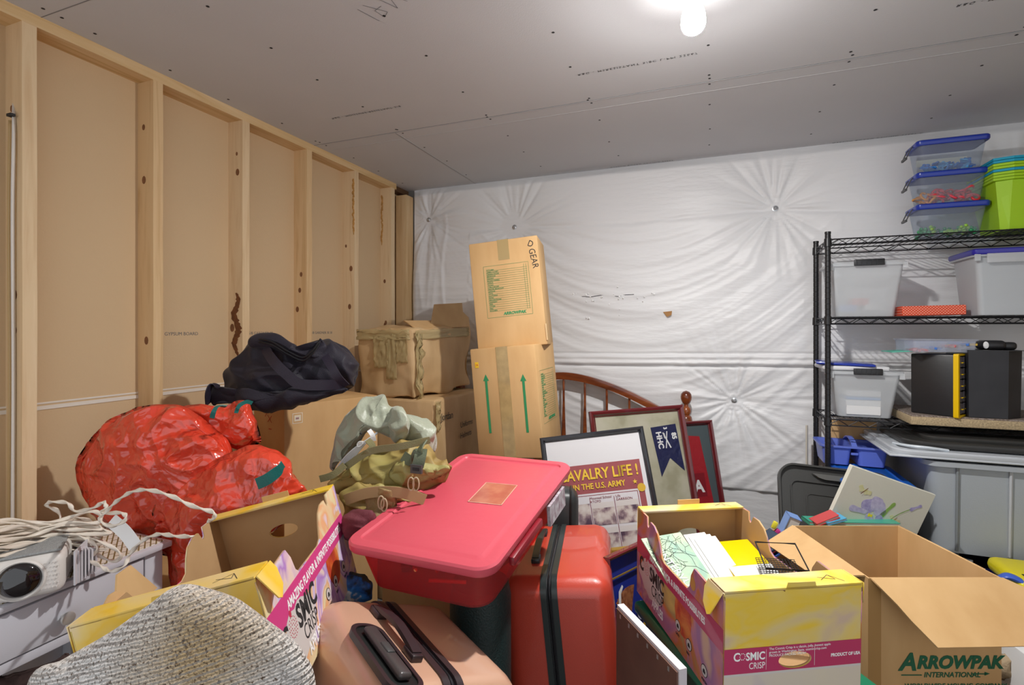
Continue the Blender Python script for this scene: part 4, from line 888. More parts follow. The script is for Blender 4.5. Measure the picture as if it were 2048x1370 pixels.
for k in range(-5, 6):
    x = .133*k-.003; zt = arch(x)-.015; z0 = .575; H = zt-z0
    bm = nb(); lathe(bm, [(.008, 0), (.009, H*.08), (.014, H*.16), (.010, H*.22), (.013, H*.24), (.010, H*.26), (.016, H*.34), (.012, H*.48), (.0075, H*.75), (.007, H)], 14, Matrix.Translation((x, 0, z0))); obj('spindle', bm, MAHO, t, True)
for s in (-1, 1):
    bm = nb(); lathe(bm, [(.034, 0), (.034, .915), (.030, .935), (.020, .945), (.026, .955), (.028, .97), (.024, .985), (.014, .995), (.013, 1.005), (.024, 1.018), (.030, 1.036), (.031, 1.048), (.028, 1.064), (.018, 1.077), (.002, 1.083)], 28, Matrix.Translation((s*.713, 0, 0.02))); obj('post', bm, MAHO, t, True)
def picture(name, label, cat, loc, rot, w, h, fw, ft, fm, bm_, inner=None, glass=True):
    t = thing(name, label, cat, loc, rot)
    bm = nb()
    prof = [(0, 0), (0, -ft*.8), (fw*.25, -ft), (fw*.6, -ft*.85), (fw*.85, -ft*.4), (fw, -ft*.35), (fw, 0)]
    crn = [(0, 0, 1, 1), (w, 0, -1, 1), (w, h, -1, -1), (0, h, 1, -1)]; rings = [[bm.verts.new((cx+sx*a, b, cz+sz*a)) for a, b in prof] for cx, cz, sx, sz in crn]
    for i in range(4):
        A, B = rings[i], rings[(i+1) % 4]
        for k in range(len(prof)): bm.faces.new((A[k], A[(k+1) % len(prof)], B[(k+1) % len(prof)], B[k]))
    obj('frame', bm, fm, t)
    bm = nb(); box(bm, (fw*.7, -.004, fw*.7), (w-fw*.7, 0, h-fw*.7)); obj('backing_board', bm, bm_, t)
    if glass: bm = nb(); box(bm, (fw*.8, -ft*.45, fw*.8), (w-fw*.8, -ft*.45+.001, h-fw*.8)); obj('glass', bm, tint('picture_glass', (.98, .98, .98), .05, .03), t)
    return t
MARF = mat('maroon_lacquer', (.13, .012, .016), .22, coat=.6); BLKF = mat('black_frame_lacquer', (.02, .022, .028), .28, coat=.4)
GOLD = mat('antique_gold', (.52, .33, .06), .3, metal=.7, bump=(30, .002))
MC['picture_glass'] = tint('picture_glass', (.98, .98, .98), .05, .03); MC['picture_glass'].node_tree.nodes['Principled BSDF'].inputs['Base Color'].default_value = (.01, .01, .01, 1)
def dec(t, pts, m, k=1, name='print'): return obj(name, plate(pts, [], .0004, frame((0, -.004-.0005*k, 0), (1, 0, 0), (0, 0, 1))), m, t)
def rct(x0, y0, x1, y1): return [(x0, y0), (x1, y0), (x1, y1), (x0, y1)]
# cavalry poster
w, h = .456, .75
t = picture('framed_poster', 'black framed CAVALRY LIFE poster with sepia photographs', 'poster', tuple(Vector((-.413, 1.793, -.245))+Euler((-.349, -.131, .299)).to_matrix() @ Vector((0, 0, 1.296-.75))), (-.349, -.131, .299), w, h, .022, .02, BLKF, mat('poster_white', (.76, .75, .77), .5))
dec(t, rct(.045, .03, w-.04, h-.135), mat('poster_maroon', (.33, .065, .075), .5, var=(14, .4), c2=(.40, .10, .10)), 1)
dec(t, rct(.070, .035, w-.065, h-.255), mat('poster_cream', (.72, .69, .72), .5), 2); dec(t, rct(.075, .04, w-.070, h-.262), mat('poster_line', (.25, .05, .06), .5), 3); dec(t, rct(.078, .043, w-.073, h-.265), mat('poster_cream', (0, 0, 0)), 4)
M = frame((0, -.0078, 0), (1, 0, 0), (0, 0, 1))
bm = nb(); text_bm(bm, 'CAVALRY LIFE !', .062, M @ Matrix.Translation((w/2+.005, h-.197, 0)), bold=.0013, align='CENTER', sx=.80); text_bm(bm, 'IN THE U.S. ARMY', .033, M @ Matrix.Translation((w/2, h-.237, 0)), bold=.0007, align='CENTER', sx=.85)
for x in (.075, w-.075):
    pts = []
    for k in range(10): a = math.pi/2+k*math.pi/5; r = .011 if k % 2 == 0 else .0045; pts.append(bm.verts.new(M @ Vector((x+r*math.cos(a), h-.226+r*math.sin(a), 0))))
    cpt = bm.verts.new(M @ Vector((x, h-.226, 0)))
    for k in range(10): bm.faces.new((pts[k], pts[(k+1) % 10], cpt))
obj('title_lettering', bm, YINK, t)
for x in (.058, w-.052): dec(t, ell(x, h-.252, .017, .017), mat('gold_seal', (.72, .44, .03), .4), 6, 'gold_seal')
random.seed(9); rows_ = [(.05, .145), (.155, .25), (.26, .355), (.365, .455)]; photo_mats = [ramp_mat('sepia_photo_%d' % q, [(.38, (.09, .045, .08)), (.47, (.32, .22, .24)), (.54, (.60, .50, .46)), (.66, (.74, .68, .64))], 13+3*q, .45, detail=8, off=(q*2.3, q, q*1.7)) for q in range(4)]
q = 0
for (z0, z1) in rows_:
    for c in range(3):
        x0 = .083+c*.102; x1 = x0+.094; dec(t, rct(x0, z0, x1, z1), photo_mats[q % 4], 6, 'photograph')
        dec(t, rct(x0, z1-.022, x1, z1), mat('photo_sky', (.70, .64, .62), .5), 7, 'photograph_sky') if q % 3 != 0 else None
        q += 1
for c in (1, 2): x = .083+c*.102-.0040; dec(t, rct(x-.0012, .045, x+.0012, h-.275), mat('poster_line', (0, 0, 0)), 7)
bm = nb(); text_bm(bm, 'Fort\nKuta', .014, M @ Matrix.Translation((.10, h-.285, 0))); text_bm(bm, 'Mounted School\nATCPO', .014, M @ Matrix.Translation((.18, h-.280, 0))); text_bm(bm, 'Life\nGARRISON', .014, M @ Matrix.Translation((.29, h-.280, 0))); obj('captions', bm, mat('poster_line', (0, 0, 0)), t)
# guidon frame
w, h = .515, 1.056
t = picture('framed_guidon', 'maroon framed navy swallowtail guidon on mottled cream mat', 'framed flag', (-.401, 2.403, .0), (-.246, -.048, .52), w, h, .030, .026, MARF, ramp_mat('mottled_parchment', [(.35, (.40, .38, .26)), (.5, (.52, .49, .36)), (.65, (.58, .55, .43))], 9, .7))
g_ = dec(t, [(.322, h-.105), (.462, h-.095), (.475, h-.335), (.405, h-.265), (.345, h-.355)], mat('navy_satin', (.012, .018, .085), .35, bump=(40, .006), coat=.2), 5, 'guidon')
M = frame((0, -.0075, 0), (1, 0, 0), (0, 0, 1)); bm = nb()
text_bm(bm, 'HHC', .040, M @ Matrix.Translation((.347, h-.130, 0)) @ Matrix.Rotation(R(-86), 4, 'Z'), bold=.0015); text_bm(bm, '85', .034, M @ Matrix.Translation((.432, h-.140, 0)) @ Matrix.Rotation(R(-86), 4, 'Z'), bold=.0015)
text_bm(bm, '3', .026, M @ Matrix.Translation((.392, h-.108, 0)) @ Matrix.Rotation(R(-86), 4, 'Z'), bold=.001)
line2(bm, M, (.385, h-.135), (.418, h-.215), .007); line2(bm, M, (.408, h-.130), (.392, h-.215), .005); line2(bm, M, (.389, h-.14), (.394, h-.165), .009); obj('white_lettering', bm, WINK, t)
# red guidon frame
LW_ = .44; EH = .943-.024
t = picture('framed_red_flag', 'maroon framed red flag with white A behind the guidon frame', 'framed flag', tuple(Vector((-.015, 2.701, .025))+Euler((-.246, -.003, .637)).to_matrix() @ Vector((-.126, 0, 0))), (-.246, -.003, .637), .342, .953, .024, .024, MARF, mat('slate_mat', (.09, .12, .13), .6))
dec(t, [(.10, .05+LW_), (.285, .05+LW_), (.255, .87), (.11, .885)], mat('red_satin', (.42, .02, .03), .4, bump=(30, .005)), 5, 'flag'); dec(t, rct(.17, .12+LW_, .25, .24+LW_), mat('dark_red_patch', (.26, .01, .02), .5), 6, 'patch')
bm = nb(); text_bm(bm, 'A', .085, frame((.178, -.0085, .145+LW_), (1, 0, 0), (0, 0, 1)), bold=.003); obj('white_letter', bm, WINK, t)
# gold frame, blue emblem frame
picture('gold_frame', 'ornate gold picture frame edge at the foot of the cavalry poster', 'picture frame', tuple(U(1180, 1100, 2.08)-Vector((0, 0, .40))), (.15, -.22, .10), .34, .42, .03, .025, GOLD, mat('dark_picture', (.08, .06, .05), .6))
w, h = .343, .725
t = picture('framed_emblem', 'maroon framed royal blue picture with an eagle emblem beside the red suitcase', 'framed picture', (-.215, 1.575, .0), (-.16, .02, 1.10), w, h, .018, .022, MARF, mat('royal_blue', (.012, .03, .30), .5))
bm = nb(); box(bm, (.02, -.012, h-.075), (w-.02, -.008, h-.071)); obj('gold_fillet', bm, GOLD, t)
EG = mat('eagle_brown', (.25, .07, .03), .6, var=(90, .8), c2=(.5, .2, .08))
for k in range(9): a = 1.3+.12*k; dec(t, [(.10, h-.22), (.10+.10*math.cos(a)+.01, h-.22+.10*math.sin(a)), (.10+.10*math.cos(a+.10), h-.22+.10*math.sin(a+.1))], EG, 5+k % 3, 'wing_feather')
dec(t, ell(.095, h-.24, .028, .04), EG, 8, 'eagle_body'); dec(t, ell(.075, h-.195, .012, .014), WINK, 9, 'eagle_head')
dec(t, [(.04, h-.17), (.05, h-.12), (.07, h-.105), (.075, h-.112), (.06, h-.13), (.052, h-.175)], WINK, 8, 'scroll'); dec(t, ell(.155, h-.21, .022, .03, 10), mat('pale_lilac', (.62, .62, .85), .5), 8, 'laurel'); dec(t, ell(.17, h-.27, .016, .02, 9), mat('gold_seal', (0, 0, 0)), 8, 'laurel')
dec(t, [(.15, h-.31), (.23, h-.29), (.235, h-.315), (.155, h-.335)], WINK, 9, 'scroll'); bm = nb(); text_bm(bm, 'AMERICA', .018, frame((.155, -.0092, h-.328), (1, 0, .22), (-.2, 0, 1))); obj('scroll_lettering', bm, mat('royal_blue', (0, 0, 0)), t)
# reversed canvas
t = thing('stretched_canvas', 'back of a stretched canvas, dark brown board with a white edge, by the red suitcase', 'canvas', (-.232, 1.435, .0), (0, 0, R(-52)))
bm = nb(); box(bm, (0, -.004, .0), (.28, .0, .672)); obj('back_board', bm, ramp_mat('brown_board', [(.3, (.13, .06, .045)), (.7, (.20, .10, .07))], 5, .6), t)
bm = nb(); box(bm, (-.002, .0, 0), (.284, .020, .68)); obj('canvas_edge', bm, mat('canvas_white', (.70, .66, .68), .7), t)
bm = nb()
for k in range(6): box(bm, (.02+.045*k, -.005, .655), (.026+.045*k, -.004, .665))
obj('staples', bm, CHROME, t)
# green tote under the apple box
GT = mat('green_tote_plastic', (.008, .075, .05), .35); GT2 = mat('green_lid_plastic', (.012, .20, .10), .32, coat=.2)
t = thing('green_tote', 'dark green plastic tote with lighter lid under the full apple box', 'storage tote', (.09, 1.185, 0), (0, 0, .58))
bm = nb(); taper_box(bm, (0, 0, 0), (.36, .50, .585), .03, .03); bevel(bm, .02, 3); obj('tote_body', bm, GT, t, True)
obj('lid', rbox((-.02, -.02, .575), (.38, .52, .612), .012, 3), GT2, t, True)

# ------------------------------------------------------------------ suitcases and red bin
def suitcase(name, label, pose, d, m, z0, mtrim, top_handle='mid', tele=None):
    w, dp, h = d; t = thing(name, label, 'suitcase', pose[0], pose[1]); zx = w*.455
    for a, b in ((0, zx-.018), (zx+.018, w)):
        bm = nb(); box(bm, (a, 0, z0), (b, dp, h)); es = [e for e in bm.edges if all((abs(v.co.x-(0 if a == 0 else w)) < 1e-6) for v in e.verts)]
        es2 = [e for e in bm.edges if abs(e.verts[0].co.x-e.verts[1].co.x) > .01]
        bmesh.ops.bevel(bm, geom=es+es2, offset=.052, segments=7, profile=.5, affect='EDGES', clamp_overlap=True)
        obj('shell', bm, m, t, True)
    for a, b, ins in ((zx-.025, zx-.008, -.004), (zx+.008, zx+.025, -.004)):
        bm = nb(); P = rrect(dp-2*ins, h-z0-2*ins, .055, x0=ins, y0=ins); obj('rim_trim', plate(P, [rrect(dp-.05, h-z0-.05, .04, x0=.025, y0=.025)[::-1]], b-a, frame(((a+b)/2, 0, z0), (0, 1, 0), (0, 0, 1))), mtrim, t, True)
    P = rrect(dp-.004, h-z0-.004, .052, x0=.002, y0=.002); obj('zipper_tape', plate(P, [], .018, frame((zx, 0, z0), (0, 1, 0), (0, 0, 1))), mat('zip_fabric', (.012, .012, .015), .6, bump=(600, .001)), t)
    P3 = [Vector((zx, a, b+z0)) for a, b in rrect(dp-.0, h-z0-.0, .053, x0=.0, y0=.0)]
    bm = nb(); tube(bm, P3, .0035, 6, closed=True); obj('zipper', bm, mat('zip_teeth', (.03, .03, .035), .25, metal=.6), t, True)
    # carry handle on top, left of the zipper
    hx = zx-.052; y0, y1 = dp*.30, dp*.74
    for y in (y0, y1): obj('handle_mount', rbox((hx-.014, y-.022, h-.003), (hx+.014, y+.022, h+.014), .004, 2), mtrim, t, True)
    bm = nb(); ribbon(bm, catmull([(hx, y0-.012, h+.012), (hx, y0+.02, h+.018), (hx, (y0+y1)/2, h+.024), (hx, y1-.02, h+.018), (hx, y1+.012, h+.012)], 6), .022, .009, (1, 0, 0)); obj('carry_handle', bm, mtrim, t, True)
    if tele:
        cx, cy = tele; bm = nb(); P = rrect(.078, .23, .034, x0=cx-.039, y0=cy-.115)
        obj('handle_recess', plate(P, [rrect(.060, .212, .028, x0=cx-.030, y0=cy-.106)[::-1]], .012, Matrix.Translation((0, 0, h))), mtrim, t, True)
        obj('recess_floor', plate(rrect(.061, .212, .028, x0=cx-.0305, y0=cy-.106), [], .002, Matrix.Translation((0, 0, h+.001))), mat('dark_recess', (.01, .012, .012), .4), t)
        bm = rbox((cx-.015, cy-.085, h+.002), (cx+.015, cy+.085, h+.018), .007, 3); obj('telescopic_handle', bm, mat('grey_plastic_handle', (.06, .05, .05), .35), t, True)
        bm = rbox((cx-.009, cy-.018, h+.016), (cx+.009, cy+.018, h+.021), .003, 2); obj('release_button', bm, GREYP, t, True)
    for x in (.04, w-.04):
        for y in (.05, dp-.05):
            bm = nb(); lathe(bm, [(.022, -.01), (.025, -.006), (.025, .006), (.022, .01)], 16, Matrix.Translation((x, y, z0-.012)) @ Matrix.Rotation(R(90), 4, 'Y')); obj('wheel', bm, BLACK, t, True)
    return t
TRIM = mat('dark_trim', (.035, .022, .025), .32); TRIMG = mat('black_green_trim', (.02, .028, .028), .3)
suitcase('rose_gold_suitcase', 'rose gold hard suitcase with black zipper in the foreground beside the knit blanket', ((-.716, .527, .071), (.083, .378, 1.067)), (.357, .379, .80), mat('rose_gold_shell', (.68, .40, .27), .32, metal=.2, coat=.4), .16, TRIM, tele=(.046, .115))
suitcase('red_suitcase', 'tall brick red hard suitcase standing upright with black zipper band', ((-.523, 1.435, 0), (.014, -.098, .185)), (.337, .467, .693), mat('red_shell', (.52, .055, .03), .33, coat=.5, bump=(400, .0004)), .05, TRIMG)
BIN = mat('red_lid_plastic', (.62, .085, .12), .42, coat=.15, var=(3, .35), c2=(.56, .065, .10), bump=(30, .0008)); BIN2 = tint('red_clear_plastic', (.92, .20, .20), .16, .12)
pB_ = ((-.852, 1.050, .790), (.133, -.015, -.043)); w, dp, h = .418, .641, .128
t = thing('red_bin', 'translucent red underbed bin with pinkish red lid laid across the suitcases', 'storage bin', pB_[0], pB_[1])
def tub(bm, lo, hi, ix, iy, r, th=.003):
    outer = lambda s, z, o: [(x, y, z) for x, y in rrect(hi[0]-lo[0]-2*(ix*s)-2*o, hi[1]-lo[1]-2*(iy*s)-2*o, max(r-o, .003), 6, lo[0]+ix*s+o, lo[1]+iy*s+o)]
    R_ = [outer(0, hi[2], th), outer(0, hi[2], 0), outer(1, lo[2], 0)]
    rings = [[bm.verts.new(p) for p in q] for q in R_]
    bot = rings[2]; n = len(bot)
    for A, B in zip(rings, rings[1:]):
        for k in range(n): bm.faces.new((B[k], B[(k+1) % n], A[(k+1) % n], A[k]))
    bm.faces.new(bot[::-1])
    ins = [bm.verts.new(p) for p in outer(1, lo[2]+th, th)]
    for k in range(n): bm.faces.new((rings[0][k], rings[0][(k+1) % n], ins[(k+1) % n], ins[k]))
    bm.faces.new(ins)
bm = nb(); tub(bm, (.018, .018, 0), (w-.018, dp-.018, h-.014), .022, .022, .05); obj('tub', bm, BIN2, t, True)
bm = nb()
def lid_mesh(bm, w, dp, z, r=.05):
    rings = []
    for ins, zz in ((.004, z-.024), (0, z-.018), (0, z-.004), (.005, z+.001), (.020, z+.002), (.030, z+.002), (.034, z-.003), (.045, z-.003), (.05, z-.001)):
        rings.append([bm.verts.new((x, y, zz)) for x, y in rrect(w-2*ins, dp-2*ins, max(r-ins, .012), 8, ins, ins)])
    n = len(rings[0])
    for A, B in zip(rings, rings[1:]):
        for k in range(n): bm.faces.new((A[k], A[(k+1) % n], B[(k+1) % n], B[k]))
    bm.faces.new(rings[-1]); bm.faces.new(rings[0][::-1])
lid_mesh(bm, w, dp, h); L_ = obj('lid', bm, BIN, t, True)
bm = nb(); M = Matrix.Translation((.255, .36, h-.0008)) @ Matrix.Rotation(.05, 4, 'Z'); box(bm, (-.05, -.065, 0), (.05, .065, .0008), M); obj('label_pocket', bm, mat('brownish_label', (.42, .10, .07), .15, coat=.6, var=(20, .8), c2=(.55, .2, .12)), L_)
bm = nb(); M = Matrix.Translation((.255, .36, h-.0004)) @ Matrix.Rotation(.05, 4, 'Z')
for a in ((-.052, -.067, .052, -.065), (-.052, .065, .052, .067), (-.052, -.067, -.05, .067), (.05, -.067, .052, .067)): box(bm, (a[0], a[1], 0), (a[2], a[3], .0012), M)
obj('label_edge', bm, mat('pale_edge', (.66, .40, .30), .4), L_)
bm = nb(); box(bm, (w-.004, .10, h-.045), (w+.012, .30, h-.022), None); bevel(bm, .005, 2); obj('latch', bm, mat('dark_red_latch', (.22, .01, .02), .35), t, True)
bm = nb(); box(bm, (w-.006, .38, h-.09), (w+.004, .52, h-.030)); obj('paper_label', bm, mat('silver_label', (.55, .55, .58), .3, var=(60, .8), c2=(.2, .1, .15)), t)
random.seed(12)
for k in range(16):
    x = random.uniform(.07, w-.07); y = random.uniform(.05, .28)
    bm = nb(); M = Matrix.Translation((x, y, .022+.012*(k % 4))) @ Matrix.Rotation(random.uniform(0, 3.1), 4, 'Z') @ Matrix.Rotation(random.uniform(-.5, .5), 4, 'Y')
    if k % 2: tube(bm, [M @ Vector((-.045, 0, 0)), M @ Vector((.045, 0, .01))], .0045, 6)
    else: box(bm, (-.022, -.014, -.01), (.022, .014, .012), M); bevel(bm, .003, 1)
    o = obj('toy_piece' if k % 2 == 0 else 'crayon', bm, (mat('orange_wax', (.75, .20, .03), .4) if k % 2 else mat('dark_toy', (.10, .02, .03), .4)))
    tag(o, 'orange stick lying in the translucent red bin' if k % 2 else 'small dark toy piece lying in the translucent red bin', 'crayon' if k % 2 else 'toy', 'orange sticks in the red bin' if k % 2 else 'dark pieces in the red bin')
    Mb = boxM(pB_, (0, 0, 0)); o.matrix_world = Mb
# things between
DG = mat('dark_teal_nylon', (.012, .03, .03), .45, bump=(200, .002))
bm = nb(); lathe(bm, [(.01, 0), (.075, .004), (.085, .015), (.087, .35), (.087, .70), (.08, .735), (.01, .74)], 32, Matrix.Translation((-.60, 1.32, 0)))
tag(obj('rolled_mat', bm, DG, None, True), 'dark teal rolled mat standing between the two suitcases', 'mat')
t = thing('black_suitcase', 'black wheeled soft suitcase behind the red suitcase', 'suitcase', (-.60, 1.95, 0), (0, 0, .25))
obj('shell', rbox((0, 0, .04), (.13, .13, .80), .045, 5), mat('black_luggage', (.03, .034, .036), .4), t, True); bm = nb(); tube(bm, [Vector((.1, a+.0, b+.04)) for a, b in rrect(.13, .76, .05)], .005, 6, closed=True); obj('zipper', bm, BLACK, t, True)
bm = nb(); blob(bm, [(668, 1190), (690, 1165), (712, 1150), (735, 1170), (745, 1200), (700, 1210)], 1.36, .03, .05, od, NR=12, NT=60); tag(obj('blue_cloth', bm, ramp_mat('blue_patterned_cloth', [(.40, (.01, .012, .02)), (.5, (.02, .14, .48)), (.58, (.05, .25, .60)), (.62, (.7, .7, .72))], 16, .6), None, 'all'), 'blue black and white patterned cloth behind the rose gold suitcase', 'cloth')

# ------------------------------------------------------------------ knit blanket
m = bpy.data.materials.new('knit_wool'); m.use_nodes = True; nt = m.node_tree; b = nt.nodes['Principled BSDF']; b.inputs['Roughness'].default_value = .95; b.inputs['Sheen Weight'].default_value = .4
tc = _n(nt, 'ShaderNodeTexCoord'); mp = _n(nt, 'ShaderNodeMapping'); mp.inputs['Rotation'].default_value = (0, .3, R(25)); nt.links.new(tc.outputs['Object'], mp.inputs[0])
wv = _n(nt, 'ShaderNodeTexWave', wave_type='BANDS', bands_direction='Z'); wv.inputs['Scale'].default_value = 34; wv.inputs['Distortion'].default_value = 1.1; wv.inputs['Detail'].default_value = 3; wv.inputs['Detail Scale'].default_value = 6; nt.links.new(mp.outputs[0], wv.inputs['Vector'])
vo = _n(nt, 'ShaderNodeTexVoronoi'); vo.inputs['Scale'].default_value = 170; nt.links.new(mp.outputs[0], vo.inputs['Vector'])
n1 = _n(nt, 'ShaderNodeTexNoise'); n1.inputs['Scale'].default_value = 260; nt.links.new(mp.outputs[0], n1.inputs['Vector'])
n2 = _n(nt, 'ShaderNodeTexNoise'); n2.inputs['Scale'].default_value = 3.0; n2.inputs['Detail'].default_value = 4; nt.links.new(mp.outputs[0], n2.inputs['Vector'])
cr = _n(nt, 'ShaderNodeValToRGB'); cr.color_ramp.elements[0].position = .33; cr.color_ramp.elements[0].color = (.16, .10, .06, 1); cr.color_ramp.elements[1].position = .48; cr.color_ramp.elements[1].color = (.88, .82, .77, 1); nt.links.new(n1.outputs[0], cr.inputs[0])
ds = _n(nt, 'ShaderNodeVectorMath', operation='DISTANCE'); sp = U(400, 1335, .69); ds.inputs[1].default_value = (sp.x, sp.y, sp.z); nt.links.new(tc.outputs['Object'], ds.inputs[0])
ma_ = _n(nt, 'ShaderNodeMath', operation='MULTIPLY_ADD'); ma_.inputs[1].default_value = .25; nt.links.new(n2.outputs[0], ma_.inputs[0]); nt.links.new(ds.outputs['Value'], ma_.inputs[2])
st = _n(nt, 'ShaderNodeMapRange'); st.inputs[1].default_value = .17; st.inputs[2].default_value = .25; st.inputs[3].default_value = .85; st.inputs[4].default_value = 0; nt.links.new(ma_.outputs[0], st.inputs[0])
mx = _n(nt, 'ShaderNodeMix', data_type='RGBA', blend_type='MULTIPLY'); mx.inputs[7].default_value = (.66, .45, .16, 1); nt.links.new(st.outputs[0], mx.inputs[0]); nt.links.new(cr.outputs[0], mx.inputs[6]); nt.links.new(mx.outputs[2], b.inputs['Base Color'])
ad = _n(nt, 'ShaderNodeMath', operation='MULTIPLY_ADD'); ad.inputs[1].default_value = -.45; nt.links.new(vo.outputs['Distance'], ad.inputs[0]); nt.links.new(wv.outputs['Fac'], ad.inputs[2])
bp = _n(nt, 'ShaderNodeBump'); bp.inputs['Distance'].default_value = .009; nt.links.new(ad.outputs[0], bp.inputs['Height']); nt.links.new(bp.outputs[0], b.inputs['Normal'])
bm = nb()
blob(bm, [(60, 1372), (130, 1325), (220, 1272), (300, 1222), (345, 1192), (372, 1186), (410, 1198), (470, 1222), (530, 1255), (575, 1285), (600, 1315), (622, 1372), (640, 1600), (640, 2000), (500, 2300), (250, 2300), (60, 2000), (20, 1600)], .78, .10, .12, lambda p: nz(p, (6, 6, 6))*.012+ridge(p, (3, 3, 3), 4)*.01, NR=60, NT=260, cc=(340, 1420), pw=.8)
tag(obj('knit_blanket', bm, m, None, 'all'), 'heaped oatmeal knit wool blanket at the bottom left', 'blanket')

# ------------------------------------------------------------------ wire shelving and what it holds
SX0, SX1, SY0, SY1 = .54, 1.76, 2.80, 3.08
LEV = (1.88, 1.51, 1.03, .525, .12)
t = thing('wire_shelving', 'black wire shelving unit with five shelves against the white wall', 'shelving', (0, 0, 0), (0, 0, 0))
for x in (SX0, SX1):
    for y in (SY0, SY1):
        bm = nb(); pr = [(.0127, .01)]; z = .02
        while z < 1.90: pr += [(.0127, z), (.0116, z+.001), (.0116, z+.0025), (.0127, z+.0035)]; z += .0254
        pr += [(.0127, 1.905), (.0135, 1.906), (.0135, 1.915), (.004, 1.917)]
        lathe(bm, pr, 16, Matrix.Translation((x, y, 0))); po = obj('post', bm, BLACKM, t, True)
        bm = nb(); lathe(bm, [(.013, 0), (.018, .004), (.016, .022), (.012, .024)], 16, Matrix.Translation((x, y, -.0))); obj('foot', bm, BLACK, po, True)
for zt in LEV:
    bm = nb()
    def wire(a, b, r=.0028, n=6): tube(bm, [Vector(a), Vector(b)], r, n)
    for y in (SY0-.012, SY1+.012):
        wire((SX0, y, zt-.004), (SX1, y, zt-.004), .0032); wire((SX0, y, zt-.032), (SX1, y, zt-.032), .0030)
        n = 30; pts = []
        for k in range(n+1): pts.append(Vector((SX0+(SX1-SX0)*k/n, y, zt-.005 if k % 2 else zt-.031)))
        tube(bm, pts, .0022, 5)
    for x in (SX0, SX1):
        wire((x, SY0, zt-.004), (x, SY1, zt-.004), .0032); wire((x, SY0, zt-.032), (x, SY1, zt-.032), .003)
        pts = [Vector((x, SY0+(SY1-SY0)*k/8, zt-.005 if k % 2 else zt-.031)) for k in range(9)]; tube(bm, pts, .0022, 5)
    for k in range(1, 48): x = SX0+(SX1-SX0)*k/48; wire((x, SY0-.012, zt-.0015), (x, SY1+.012, zt-.0015), .0016, 5)
    for x in (SX0+.3, SX1-.3): wire((x, SY0-.01, zt-.03), (x, SY1+.01, zt-.03), .003)
    wire((SX0+.02, (SY0+SY1)/2, zt-.006), (SX1-.02, (SY0+SY1)/2, zt-.006), .003)
    for x in (SX0, SX1):
        for y in (SY0, SY1): lathe(bm, [(.0128, -.038), (.017, -.036), (.0155, .002), (.0128, .003)], 14, Matrix.Translation((x, y, zt)))
    obj('wire_shelf', bm, BLACKM, t, True)

CLR = clear('clear_plastic', (.66, .72, .80), .10, .12); CLR2 = clear('frosted_plastic', (.78, .80, .82), .38, .35); CLR3 = clear('translucent_grey_plastic', (.62, .65, .68), .62, .35)
BLID = mat('royal_blue_lid', (.005, .030, .34), .3, coat=.3); BLID2 = mat('deep_blue_lid', (.020, .015, .30), .3, coat=.3)
# three shoe boxes with pieces
def shoebox(z, label, zlab):
    x0, y0, w, d, h = .912, 2.86, .262, .155, .136
    t = thing('clear_bin', label, 'storage bin', (x0, y0, z))
    bm = nb(); tub(bm, (.004, .004, 0), (w-.004, d-.004, h), .020, .014, .018, .002); obj('tub', bm, CLR, t, True)
    bm = nb(); lid_mesh(bm, w+.012, d+.010, .010, .022)
    for v in bm.verts: v.co += Vector((-.006, -.005, h-.003))
    # raised middle of the lid's long edges
    for v in bm.verts: v.co.z += .006 if abs(v.co.x-w/2) < w*.28 else 0
    obj('lid', bm, BLID, t, True)
    for s in (0,):
        sx = -1 if s == 0 else 1; xx = 0 if s == 0 else w
        bm = nb(); P = [(xx, .05, h+.004), (xx+sx*.012, .05, h-.012), (xx+sx*.030, .052, h-.055)]
        ribbon(bm, P, .006, .004, (0, 1, 0)); ribbon(bm, [(a, d-.05, c) for a, b_, c in P], .006, .004, (0, 1, 0)); box(bm, (xx+sx*.030-.004, .05, h-.060), (xx+sx*.030+.004, d-.05, h-.050)); obj('latch_handle', bm, GREYP, t)
    return t
zs = [1.883, 2.030, 2.177]
BL = [mat('toy_blue_%d' % k, c, .35) for k, c in enumerate(((.03, .22, .62), (.10, .42, .75), (.03, .15, .50)))]
RD = [mat('toy_red_%d' % k, c, .35) for k, c in enumerate(((.65, .03, .04), (.70, .05, .08), (.80, .30, .02)))]
GN = [mat('toy_green_%d' % k, c, .35) for k, c in enumerate(((.03, .28, .10), (.30, .55, .05), (.05, .35, .12)))]
shoebox(zs[0], 'clear bin with blue lid holding green pieces, lowest of the three stacked', 0)
shoebox(zs[1], 'clear bin with blue lid holding red and orange pieces, middle of the stack', 1)
shoebox(zs[2], 'clear bin with blue lid holding blue pieces, topmost near the ceiling', 2)
def star_bm():
    P = []
    for k in range(16): a = 2*math.pi*k/16; r = .018 if k % 4 in (0, 1) else .0125; P.append((r*math.cos(a), r*math.sin(a)))
    return plate(P, [ell(0, 0, .005, .005, 10)], .006, Matrix.Identity(4))
def link_bm(): 
    bm = nb(); tube(bm, [Vector((.014*math.cos(a), .019*math.sin(a), 0)) for a in [R(35+k*290/14) for k in range(15)]], .0052, 8); return bm
def ball_bm():
    bm = nb(); bmesh.ops.create_icosphere(bm, subdivisions=2, radius=.009)
    for k in range(5): a = 2*math.pi*k/5; m_ = bmesh.ops.create_icosphere(bm, subdivisions=1, radius=.009); bmesh.ops.translate(bm, verts=m_['verts'], vec=(.014*math.cos(a), .014*math.sin(a), 0))
    return bm
